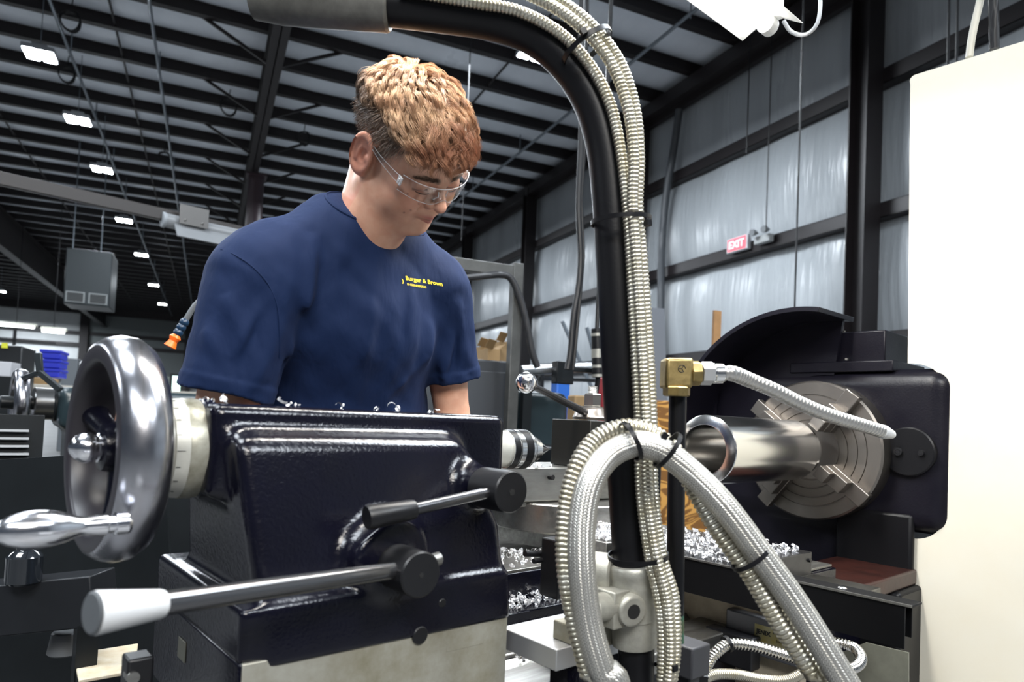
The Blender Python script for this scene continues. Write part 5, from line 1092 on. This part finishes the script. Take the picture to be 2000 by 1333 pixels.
for th_ in (0, 1.6):
    for i in range(NA+1):
        a = -1.12+2.24*i/NA
        for j in range(NV_+1):
            p = lens_pt(a, -1+2*j/NV_); o_ = Vector((math.sin(a), math.cos(a), 0)); vs.append(p+o_*th_)
K_ = (NA+1)*(NV_+1); I_ = lambda s, i, j: s*K_+i*(NV_+1)+j; fs = []
for i in range(NA):
    for j in range(NV_): fs.append((I_(0, i, j), I_(0, i, j+1), I_(0, i+1, j+1), I_(0, i+1, j))); fs.append((I_(1, i, j), I_(1, i+1, j), I_(1, i+1, j+1), I_(1, i, j+1)))
g.add(vs, fs); gls = hobj('safety_glasses', g, glass, person, ang=60, label='clear wraparound safety glasses')
rim = [lens_pt(-1.12+2.24*i/NA, 1)+Vector((0, .8, .3)) for i in range(NA+1)]; rl = [lens_pt(-1.12+2.24*i/NA, -1)+Vector((0, .8, -.2)) for i in range(NA+1)]
hobj('lens_edge', G().tube(rim, .55, 8).tube(rl, .5, 8), edge, gls)
hobj('nose_pad', G().tube([(-9, 104, 20), (-7.5, 106, 12), (-11, 101, 3)], 1.0, 8).tube([(9, 104, 20), (7.5, 106, 12), (11, 101, 3)], 1.0, 8), edge, gls)
for s_ in (-1, 1):
    p = lens_pt(s_*1.12, .1); hobj('hinge', G().box(min(p.x, p.x+s_*3), max(p.x, p.x+s_*3), p.y-5, p.y+4, 16, 30).box(min(p.x, p.x+s_*4), max(p.x, p.x+s_*4), p.y-3, p.y+1, 20, 27), edge, gls, bevel=.0008)
    g = G()
    tp = [Vector((p.x+s_*1, p.y-3, 23)), Vector((s_*71, p.y-22, 25)), Vector((s_*76, 32, 28)), Vector((s_*79, 14, 32))]
    P_ = spline(tp, 4); n_ = len(P_); vs = []
    for i, q in enumerate(P_):
        h_ = 6.2-3.2*i/(n_-1)
        for (dx, dz) in ((0, -h_), (0, h_), (s_*1.4, h_), (s_*1.4, -h_)): vs.append(q+Vector((dx, 0, dz)))
    fs = [(i*4+k, i*4+(k+1) % 4, i*4+4+(k+1) % 4, i*4+4+k) for i in range(n_-1) for k in range(4)]; g.add(vs, fs); hobj('temple_arm', g, glass, gls)
    hobj('temple_edge', G().tube([q+Vector((s_*.7, 0, 6.2-3.2*i/(n_-1))) for i, q in enumerate(P_)], .45, 6).tube([q+Vector((s_*.7, 0, -(6.2-3.2*i/(n_-1)))) for i, q in enumerate(P_)], .45, 6), edge, gls)
# ------------------------------------------------------------------ machines and stores behind the lathe (building frame)
teal = mat('dark_teal_machine_paint', (.020, .034, .040), .3, 0, .1, .2, 40, .3, 4)
darkg = mat('dark_machine_grey', (.008, .010, .0115), .4, 0, 0, .2, 60, .3, 6, spec=.3)
card = mat('cardboard', (.30, .19, .085), .8, bump=.2, bscale=60, var=.2, vscale=8)
def ub(x0, y0, x1, y1, v, dv, low=None):
    """box whose near face fills a rectangle of the view at depth v of the hall"""
    a = hit(x0, (y0+y1)/2, 'v', v, MB_); b = hit(x1, (y0+y1)/2, 'v', v, MB_); c = hit((x0+x1)/2, y0, 'v', v, MB_); d = hit((x0+x1)/2, y1, 'v', v, MB_)
    return a.x, b.x, v, v+dv, (d.z if low is None else low), c.z
# second lathe, parallel to the first
S2 = pk(32, 787, 2.5); ox, oy, oz = S2
t = thing('second_lathe', 'dark teal lathe with its own handwheel far behind the big handwheel', 'machine', (ox+1.4, oy, FLOOR))
w2 = obj('handwheel', G().lathe((ox, oy, oz), (ox+9, oy, oz), [(-.012, .094), (-.016, .10), (-.016, .112), (-.006, .124), (.008, .126), (.026, .121), (.032, .11), (.026, .096), (-.012, .094)], 64), wheelm, t, ang=60)
g = G()
for a in (30, 150, 270): c, s_ = math.cos(math.radians(a)), math.sin(math.radians(a)); g.cyl((ox+.02, oy, oz), (ox+.01, oy+.10*c, oz+.10*s_), .012, n=10)
g.cyl((ox-.05, oy, oz), (ox+.06, oy, oz), .024, n=20, ch=.004); obj('spokes', g, darkg, w2)
obj('collar', G().cyl((ox+.05, oy, oz), (ox+.12, oy, oz), .060, n=40, ch=.004), mat('dark_collar_steel', (.12, .12, .12), .3, .9), t)
obj('collar_neck', G().cyl((ox+.11, oy, oz), (ox+.22, oy, oz), .066, n=32, ch=.004), darkg, t)
def ts2(P):
    d = sbox(P, (ox+.57, oy, oz-.01), (.45, .10, .075), .02); d = smin(d, sbox(P, (ox+.58, oy, oz-.12), (.42, .14, .13), .03), .04); return d
v_, q_ = surfnet(ts2, (ox+.06, oy-.2, oz-.30), (ox+1.08, oy+.2, oz+.12), .014); obj('tailstock_casting', rawmesh('tailstock_casting', v_, q_), teal, t, ang=180)
obj('bed_casting', G().box(ox-.4, ox+1.62, oy-.24, oy+.24, oz-.62, oz-.27).box(ox-.5, ox+1.64, oy-.35, oy+.35, FLOOR, oz-.62), darkg, t, bevel=.01)
for y0 in (-.25, .15): obj('bed_way', G().box(ox-.4, ox+1.6, oy+y0, oy+y0+.09, oz-.275, oz-.225), mat('oily_bed_way', (.18, .16, .11), .4, .8, var=.4, vscale=5), t)
def hs2(P): return smin(sbox(P, (ox+1.38, oy+.02, oz-.06), (.24, .27, .27), .05), sbox(P, (ox+1.12, oy, oz-.22), (.12, .28, .10), .03), .02)
v_, q_ = surfnet(hs2, (ox+.92, oy-.36, oz-.42), (ox+1.7, oy+.36, oz+.30), .018); obj('headstock_casting', rawmesh('headstock_casting', v_, q_), teal, t, ang=180)
a = pk(75, 690, 2.42); b = pk(78, 728, 2.42); c = pk(118, 762, 2.42); d = pk(40, 742, 2.45)
obj('steady_arm', G().bar(a, b, .02, .02).bar(b, c, .02, .02).bar(b, d, .016, .016).bar(c, c+V3(0, 0, -.15), .022, .02), mat('arm_grey', (.02, .025, .028), .35, .3), t, bevel=.002)
g = G()
for k in range(4):
    p = pk(70-6*k*0, 842+15*k, 2.30); g.box(p.x-.11, p.x-.02, p.y-.01, p.y+.01, p.z-.004, p.z+.003)
obj('tray_back', G().box(p.x-.35, p.x+.02, p.y+.012, p.y+.03, p.z-.2, p.z+.13), darkg, t)
obj('chip_tray_slots', g, mat('pale_louvre', (.35, .36, .37), .4), t)
# dark tool stand and small things below the handwheel
ts_ = thing('tool_stand', 'dark steel stand with a heavy cross beam at the lower left', 'stand', (-.15, .75, FLOOR))
a = pk(-60, 1192, 1.45); b = pk(205, 1165, 1.45)
obj('cross_beam', G().bar(a, b, .09, .105), mat('stand_paint', (.009, .010, .012), .4, 0, 0, .2, 60, spec=.3), ts_, bevel=.003)
obj('back_sheet', G().bar(pk(-140, 1060, 1.75), pk(330, 1030, 1.75), .012, .40), darkg, ts_)
obj('post', G().box(b.x-.05, b.x-.01, b.y-.02, b.y+.02, FLOOR, b.z-.05), darkg, ts_); obj('post', G().box(a.x-.02, a.x+.02, a.y-.02, a.y+.02, FLOOR, a.z-.05), darkg, ts_)
obj('foot_plate', G().box(-.6, .12, .35, 1.2, FLOOR, FLOOR+.03), darkg, ts_)
obj('back_post', G().box(-.30, -.26, 1.0, 1.04, FLOOR, -.1).box(-.9, -.86, 1.0, 1.04, FLOOR, -.1), darkg, ts_)
p = pk(45, 1140, 1.40); single('oil_bottle', G().lathe(p, p+V3(0, 0, 1), [(0, .030), (.004, .033), (.055, .033), (.064, .026), (.07, .016), (.088, .016), (.09, .010)], 24), mat('black_glass', (.008, .010, .013), .08, 0, .8), 'small dark bottle standing on the beam at the lower left', 'bottle')
p = pk(128, 1276, 1.50); single('grey_cup', G().cyl(p, p+V3(0, 0, .048), .036, .029, n=28, ch=.003), mat('grey_cup_paint', (.10, .105, .11), .5), 'small grey tapered cylinder under the dark beam at lower left', 'cup')
t = thing('cream_drawer_box', 'cream topped box with brown stains at the bottom left under the knob', 'box', (hit(205, 1300, 'h', -.50).x, hit(205, 1300, 'h', -.50).y, FLOOR))
cs_ = [hit(x, y, 'h', -.50) for x, y in ((143, 1277), (270, 1257), (262, 1310), (154, 1329))]
def slab(z1, z0, k=0.): g = G(); g.v = [(c.x, c.y, z1) for c in cs_]+[(c.x, c.y, z0) for c in cs_]; g.uv = [(0, 0)]*8; g.f = [(0, 1, 2, 3), (7, 6, 5, 4), (0, 4, 5, 1), (1, 5, 6, 2), (2, 6, 7, 3), (3, 7, 4, 0)]; return g
obj('box_top', slab(-.50, -.508), mat('stained_cream', (.72, .66, .54), .45, var=.4, vscale=18, col2=(.58, .46, .29)), t, bevel=.002)
obj('box_body', slab(-.508, FLOOR), darkg, t)
p = pk(272, 1305, .80); t = thing('clamp_block', 'small black clamp block at the foot of the tailstock end', 'clamp', (p.x, p.y, p.z-.05))
obj('block', G().box(p.x-.016, p.x+.012, p.y-.016, p.y+.016, p.z-.07, p.z+.016), black, t, bevel=.003); obj('screw', G().cyl(p+V3(-.01, -.02, -.004), p+V3(-.01, .0, -.004), .007, n=14), steel, t)
def bx(name, label, cat, rect, v, dv, m_, low=None, bevel=.01, group=None):
    return single(name, G().box(*ub(*rect, v, dv, low)), m_, label, cat, fr='B', bevel=bevel, group=group)
# far left stores
blue = mat('blue_plastic_bin', (.008, .02, .42), .4)
for i in range(3):
    x0, x1, y0, y1, z0, z1 = ub(76, 683, 119, 738, 9.0, .45); h = (z1-z0)/3
    t = thing('blue_bin', ['bottom blue plastic bin of the stack beyond the far lathe', 'middle blue plastic bin of the stack beyond the far lathe', 'top blue plastic bin of the stack beyond the far lathe'][i], 'bin', ((x0+x1)/2, y0, z0+h*i), 'B', 'stacked blue bins')
    obj('bin_body', G().box(x0+.01, x1-.01, y0, y1, z0+h*i+.003, z0+h*(i+1)-.035), blue, t, bevel=.01); obj('bin_rim', G().box(x0, x1, y0-.01, y1+.01, z0+h*(i+1)-.035, z0+h*(i+1)-.004), blue, t, bevel=.004)
x0, x1, y0, y1, z0, z1 = ub(58, 738, 122, 752, 8.8, .8)
t = thing('work_bench', 'pale bench with boxes beneath the blue bins at far left', 'bench', ((x0+x1)/2, 9.2, 0), 'B')
obj('bench_top', G().box(x0-.9, x1+1.6, 8.7, 9.7, z0-.05, z0), mat('bench_pale', (.45, .42, .36), .5), t, bevel=.005)
for u_ in (x0-.8, x1+1.5): obj('leg', G().box(u_-.04, u_+.04, 8.8, 9.6, 0, z0-.05), darkg, t)
bx('cardboard_box', 'brown cardboard box under the blue bins', 'box', (52, 738, 104, 756), 8.75, .3, card)
bx('control_cabinet', 'black control cabinet at the left frame edge near the blue bins', 'cabinet', (-70, 672, 42, 760), 7.0, .5, mat('cabinet_black', (.008, .009, .01), .3, 0, .3), low=0)
x0, x1, y0, y1, z0, z1 = ub(2, 670, 14, 680, 6.97, .02); single('yellow_sticker', G().box(x0, x1, 6.98, 6.995, z0, z1), mat('yellow_sticker_print', (.6, .6, .03), .5), 'small yellow sticker on the black control cabinet', 'sticker', fr='B')
x0, x1, y0, y1, z0, z1 = ub(-40, 706, 22, 735, 6.6, .3); t = thing('paper_box', 'pale box standing before the black control cabinet', 'box', ((x0+x1)/2, 6.7, z0), 'B')
obj('box_shell', G().box(x0, x1, 6.6, 6.9, z0, z1), mat('pale_box', (.5, .5, .52), .6), t, bevel=.005)
obj('stand', G().box(x0-.05, x1+.05, 6.55, 6.95, 0, z0), darkg, t)
t = thing('yellow_post_light', 'white round lamp on a thin post left of the big handwheel', 'lamp', tuple(hit(160, 712, 'v', 14, MB_)), 'B'); q = hit(163, 712, 'v', 14, MB_)
obj('lamp_globe', G().sphere(q, .06, 16), mat('globe_white', (.7, .7, .7), .4), t); obj('post', G().cyl((q.x, q.y, 0), q, .02, n=8), darkg, t)
for i, (r_, v, low, m_, lb) in enumerate((((120, 700, 150, 760), 16, 0, mat('grey_locker', (.10, .11, .12), .5), 'grey locker standing far beyond the blue bins'), ((205, 720, 262, 770), 15, 0, mat('white_cabinet_far', (.3, .32, .32), .5), 'pale far cabinet seen just right of the blue bins'), ((262, 735, 330, 775), 13, 0, mat('dull_green_far', (.12, .14, .12), .5), 'dull green far machine behind the big handwheel rim'))):
    bx('far_cabinet', lb, 'cabinet', r_, v, .6, m_, low=low, group='far cabinets')
t = thing('lit_screen', 'small bright greenish white screen just left of the sleeve hem', 'screen', tuple(hit(342, 758, 'v', 9, MB_)), 'B'); x0, x1, y0, y1, z0, z1 = ub(336, 735, 352, 772, 9, .1)
obj('screen_case', G().box(x0-.03, x1+.05, 9.0, 9.08, z0-.03, z1+.03), darkg, t); obj('screen_face', G().box(x0, x1, 8.985, 8.999, z0, z1), mat('screen_glow', (.6, .9, .8), .4, emit=(.75, 1, .92), es=1.3), t); obj('screen_stand', G().box((x0+x1)/2-.03, (x0+x1)/2+.03, 9.02, 9.06, 0, z0), darkg, t)
# orange nozzle beside the sleeve
pts = [pk(402, 576, 1.75), pk(380, 598, 1.75), pk(363, 625, 1.75)]; t = thing('coolant_nozzle', 'blue jointed coolant nozzle with orange tip peeking out by the right sleeve', 'nozzle', pts[2])
obj('arm', G().tube(spline(pts, .02), .007, 12), mat('nozzle_arm_grey', (.12, .13, .14), .4), t)
dn_ = (pk(341, 662, 1.74)-pts[2]).normalized(); g = G()
for k in range(3): g.sphere(pts[2]+dn_*(.008+.015*k), .012, 16)
obj('blue_joints', g, mat('nozzle_blue', (.003, .02, .05), .35), t)
obj('orange_tip', G().lathe(pts[2]+dn_*.045, pts[2]+dn_, [(0, .009), (.008, .0145), (.018, .010), (.034, .0155), (.036, .012)], 20), mat('nozzle_orange', (.85, .14, .008), .4), t)
pts = [pk(402, 576, 1.75), pk(430, 540, 1.80), pk(470, 560, 1.9), pk(480, 700, 2.0)]; pts.append(Vector((pts[-1].x, pts[-1].y, oz-.1))); obj('arm', G().tube(spline(pts, .03), .007, 10), mat('nozzle_arm_grey', (.12, .13, .14), .4), t)
# right of the worker: cabinet, frame, boxes, drop tackle
V1 = 3.2
t = thing('grey_cabinet', 'dark grey cabinet behind the bare left forearm', 'cabinet', (1.25, V1+.4, 0), 'B'); x0, x1, y0, y1, z0, z1 = ub(890, 703, 1003, 860, V1+.1, .6, 0)
obj('cabinet_body', G().box(x0, x1, V1+.1, V1+.7, 0, z1), mat('cabinet_dark_grey', (.030, .033, .038), .45, 0, 0, .1, 60), t, bevel=.008); obj('door_panel', G().box(x0+.05, x1-.03, V1+.085, V1+.1, .1, z1-.06), mat('cabinet_dark_grey_door', (.034, .037, .042), .45), t, bevel=.004)
for (r_, v, lb) in (((953, 682, 976, 706), V1+.2, 'small tan cardboard box on the grey cabinet'), ((975, 668, 1003, 706), V1+.3, 'open cardboard box on the grey cabinet, right of the small one'), ((938, 678, 955, 705), V1+.45, 'cardboard box flap hidden partly by the blue sleeve')):
    x0, x1, y0, y1, z0, z1 = ub(*r_, v, .14); t = thing('cardboard_box', lb, 'box', ((x0+x1)/2, v+.07, z0), 'B', 'cardboard boxes on the grey cabinet')
    obj('box_body', G().box(x0, x1, v, v+.14, z0, z1), card, t); obj('flap', G().bar((x0, v-.005, z1), (x0+.01, v-.04, z1+.045), .003, .05, up=(1, 0, 0)).bar((x1, v+.07, z1), (x1+.035, v+.07, z1+.03), .12, .003), card, t)
t = thing('steel_frame', 'grey square steel frame with a black hose, behind the worker shoulder', 'frame', (1.45, V1, 0), 'B'); fm = mat('frame_grey_steel', (.10, .10, .095), .4, .6, 0, .1, 80, .3, 12)
a = hit(1013, 516, 'v', V1, MB_); b = hit(1003, 870, 'v', V1, MB_); obj('upright', G().box(a.x-.035, a.x+.02, V1-.025, V1+.03, 0, a.z), fm, t, bevel=.003)
c = hit(925, 540, 'v', V1, MB_); obj('top_rail', G().box(c.x-.5, a.x-.03, V1-.02, V1+.03, a.z-.075, a.z-.015), fm, t, bevel=.003); obj('upright', G().box(c.x-.5, c.x-.45, V1-.02, V1+.03, 0, a.z-.02), fm, t, bevel=.003)
pts = [hit(x, y, 'v', V1-.04, MB_) for x, y in ((880, 546), (930, 541), (980, 537), (1000, 548), (1018, 590), (1030, 640), (1040, 690), (1050, 718))]
obj('hose', G().tube(spline(pts, .02), .018, 12), mat('grey_black_hose', (.022, .022, .024), .4), t)
t = thing('green_machine', 'dark teal machine body with a small oval badge behind the ball lever', 'machine', (1.7, V1+.5, 0), 'B')
def gm(P):
    x0, x1, y0, y1, z0, z1 = ub(1008, 765, 1112, 905, V1+.2, .5, 0); return smin(sbox(P, ((x0+x1)/2, V1+.45, z1/2+.2), ((x1-x0)/2, .25, z1/2-.2), .05), sbox(P, ((x0+x1)/2+.02, V1+.5, .3), (.2, .28, .3), .04), .03)
v_, q_ = surfnet(gm, (.9, V1-.1, -.02), (2.6, V1+1.0, 1.5), .02); obj('machine_body', rawmesh('machine_body', v_, q_), teal, t, 'B', ang=180)
q = hit(1030, 797, 'v', V1+.19, MB_); obj('oval_badge', G().sphere(q, .022, 20, (1, .25, .75)), mat('badge_silver', (.4, .42, .44), .3, .8), t)
# silver rail with bracket, air connector cords
q1 = hit(1018, 724, 'v', 3.3, MB_); q2 = hit(1185, 716, 'v', 3.3, MB_)
t = thing('silver_pipe', 'thick silver pipe running level behind the tool post', 'pipe', q1, 'B'); obj('pipe_body', G().cyl(q1, q2+(q2-q1)*.4, .026, n=24, ch=.003), mat('satin_silver', (.5, .52, .54), .3, .8), t)
obj('support_post', G().box(q2.x+.15, q2.x+.2, 3.28, 3.33, 0, q2.z), darkg, t); obj('support_post', G().box(q1.x+.02, q1.x+.07, 3.30, 3.34, 0, q1.z-.02), darkg, t)
q = hit(1100, 725, 'v', 3.22, MB_); obj('bracket', G().box(q.x-.05, q.x+.055, 3.2, 3.26, q.z-.07, q.z+.05).box(q.x+.05, q.x+.2, 3.2, 3.25, q.z+.0, q.z+.025), darkg, t, bevel=.004)
pts = [hit(x, y, 'v', 3.1, MB_) for x, y in ((1136, 40), (1136, 240), (1130, 400), (1134, 500), (1130, 560), (1120, 620), (1114, 690), (1108, 722))]
pts.insert(0, Vector((pts[0].x, 3.1, 7.3))); t = thing('hanging_cable', 'thick black taped cable hanging down left of the hose arm', 'cable', pts[-1], 'B')
obj('cable', G().tube(spline(pts, .05), .016, 10), black, t); obj('cable', G().tube([p+Vector((.03+.01*math.sin(i), .01, 0)) for i, p in enumerate(spline(pts, .3))], .010, 8), black, t)
q = hit(1166, 642, 'v', 3.15, MB_); q2 = hit(1168, 738, 'v', 3.15, MB_); t = thing('plug_connector', 'black and silver banded plug connector hanging beside the hose arm', 'connector', q2, 'B'); dq = q2-q
obj('connector_body', G().cyl(q, q2, .032, n=24, ch=.004), black, t)
for a_, b_ in ((.10, .16), (.42, .60), (.74, .80), (.93, .99)): obj('band', G().cyl(q+dq*a_, q+dq*b_, .0335, n=24), mat('band_grey', (.36, .35, .31), .4, .5), t)
obj('connector_cord', G().tube([Vector((q.x+.02, 3.15, 7.3)), Vector((q.x+.01, 3.15, 4)), q], .012, 8), black, t)
obj('connector_cord', G().tube([q2, q2+Vector((-.0, .02, -.12)), q2+Vector((.02, .05, -.4))], .014, 8), black, t)
bx('red_crate', 'red crate showing behind the tool post nut', 'crate', (1180, 738, 1205, 792), 3.9, .08, mat('red_plastic', (.28, .02, .02), .5), low=0)
bx('blue_crate', 'small bright blue crate behind the ball lever', 'crate', (1088, 740, 1114, 768), 4.3, .1, mat('bright_blue_plastic', (.01, .10, .42), .5), low=0)
bx('tan_carton', 'tan carton low behind the tool post nut', 'carton', (1122, 773, 1150, 812), 3.8, .1, card, low=0)
t = thing('storage_rack', 'black open rack bars behind the tool post', 'rack', tuple(hit(1080, 720, 'v', 4.4, MB_)), 'B')
for (x0_, y0_, x1_, y1_) in ((1040, 716, 1200, 706), (1050, 740, 1190, 745)): obj('rail', G().bar(hit(x0_, y0_, 'v', 4.4, MB_), hit(x1_, y1_, 'v', 4.4, MB_), .03, .025), darkg, t)
q = hit(1058, 716, 'v', 4.4, MB_); obj('post', G().box(q.x-.015, q.x+.015, 4.38, 4.42, 0, q.z), darkg, t); q = hit(1195, 710, 'v', 4.4, MB_); obj('post', G().box(q.x-.015, q.x+.015, 4.38, 4.42, 0, q.z), darkg, t)
for (a_, b_, lb) in (((1098, 628), (1130, 700), 'thin grey bar leaning against the end wall behind the cable'), ((1146, 640), (1160, 690), 'short thin pale bar leaning by the plug connector')):
    p0, p1 = hit(*a_, 'v', 6.5, MB_), hit(*b_, 'v', 6.5, MB_); d_ = p1-p0; p1 = p0+d_*(p0.z/(-d_.z)); single('leaning_bar', G().bar(p0, p1, .03, .03), galv, lb, 'bar', fr='B', group='bars leaning at the end wall')
V2 = 3.4
x0, x1, y0, y1, z0, z1 = ub(1278, 786, 1412, 1040, V2, .5, 0)
ply = bpy.data.materials.new('orange_plywood'); ply.use_nodes = True; nt = ply.node_tree; b = nt.nodes['Principled BSDF']; tc_ = nt.nodes.new('ShaderNodeTexCoord'); mp = nt.nodes.new('ShaderNodeMapping'); mp.inputs['Scale'].default_value = (1.2, 1, 3.2); wv_ = nt.nodes.new('ShaderNodeTexNoise'); wv_.inputs['Scale'].default_value = 2.1; wv_.inputs['Detail'].default_value = 2; wv_.inputs['Distortion'].default_value = .8
mm = nt.nodes.new('ShaderNodeMath'); mm.operation = 'MULTIPLY'; mm.inputs[1].default_value = 60; ms_ = nt.nodes.new('ShaderNodeMath'); ms_.operation = 'SINE'; rp = nt.nodes.new('ShaderNodeValToRGB'); rp.color_ramp.elements[0].color = (.17, .07, .012, 1); rp.color_ramp.elements[1].color = (.50, .25, .055, 1); rp.color_ramp.elements[0].position = .0; rp.color_ramp.elements[1].position = .5
nt.links.new(tc_.outputs['Object'], mp.inputs[0]); nt.links.new(mp.outputs[0], wv_.inputs[0]); nt.links.new(wv_.outputs[0], mm.inputs[0]); nt.links.new(mm.outputs[0], ms_.inputs[0]); nt.links.new(ms_.outputs[0], rp.inputs[0]); nt.links.new(rp.outputs[0], b.inputs['Base Color']); b.inputs['Roughness'].default_value = .55
single('plywood_crate', G().box(x0, x1+.15, V2, V2+.5, 0, z1), ply, 'orange plywood crate with bold grain behind the coolant pipe', 'crate', fr='B', bevel=.004)
x0, x1, y0, y1, z0, z1 = ub(1266, 602, 1304, 786, 4.1, .02, 0); g = G().prism([(x0, 0), (x1+.02, 0), (x1+.02, 1.1), (x1-.045, z1), (x0, z1)], 'y', 4.1, 4.12)
single('leaning_sheet', g, mat('plain_grey_sheet', (.17, .18, .20), .45, .4), 'grey sheet standing right of the hose arm behind the plywood crate', 'sheet', fr='B')
x0, x1, y0, y1, z0, z1 = ub(1394, 607, 1408, 690, V2+.62, .02, 0); single('timber_plank', G().box(x0, x1, V2+.62, V2+.64, 0, z1), mat('pine_plank', (.34, .18, .07), .6, var=.3, vscale=5), 'upright timber plank left of the chuck guard', 'plank', fr='B')
q = pk(1178, 1003, 1.72); single('green_bin', G().box(q.x-.02, q.x+.10, q.y, q.y+.05, -.200, q.z+.022), mat('green_plastic', (.0, .07, .035), .4), 'small green block glimpsed behind the heap of swarf', 'block', bevel=.003)
bx('dark_machine_base', 'dark machine base low behind the carriage', 'machine', (1090, 880, 1290, 1110), 2.9, .5, darkg, low=0)
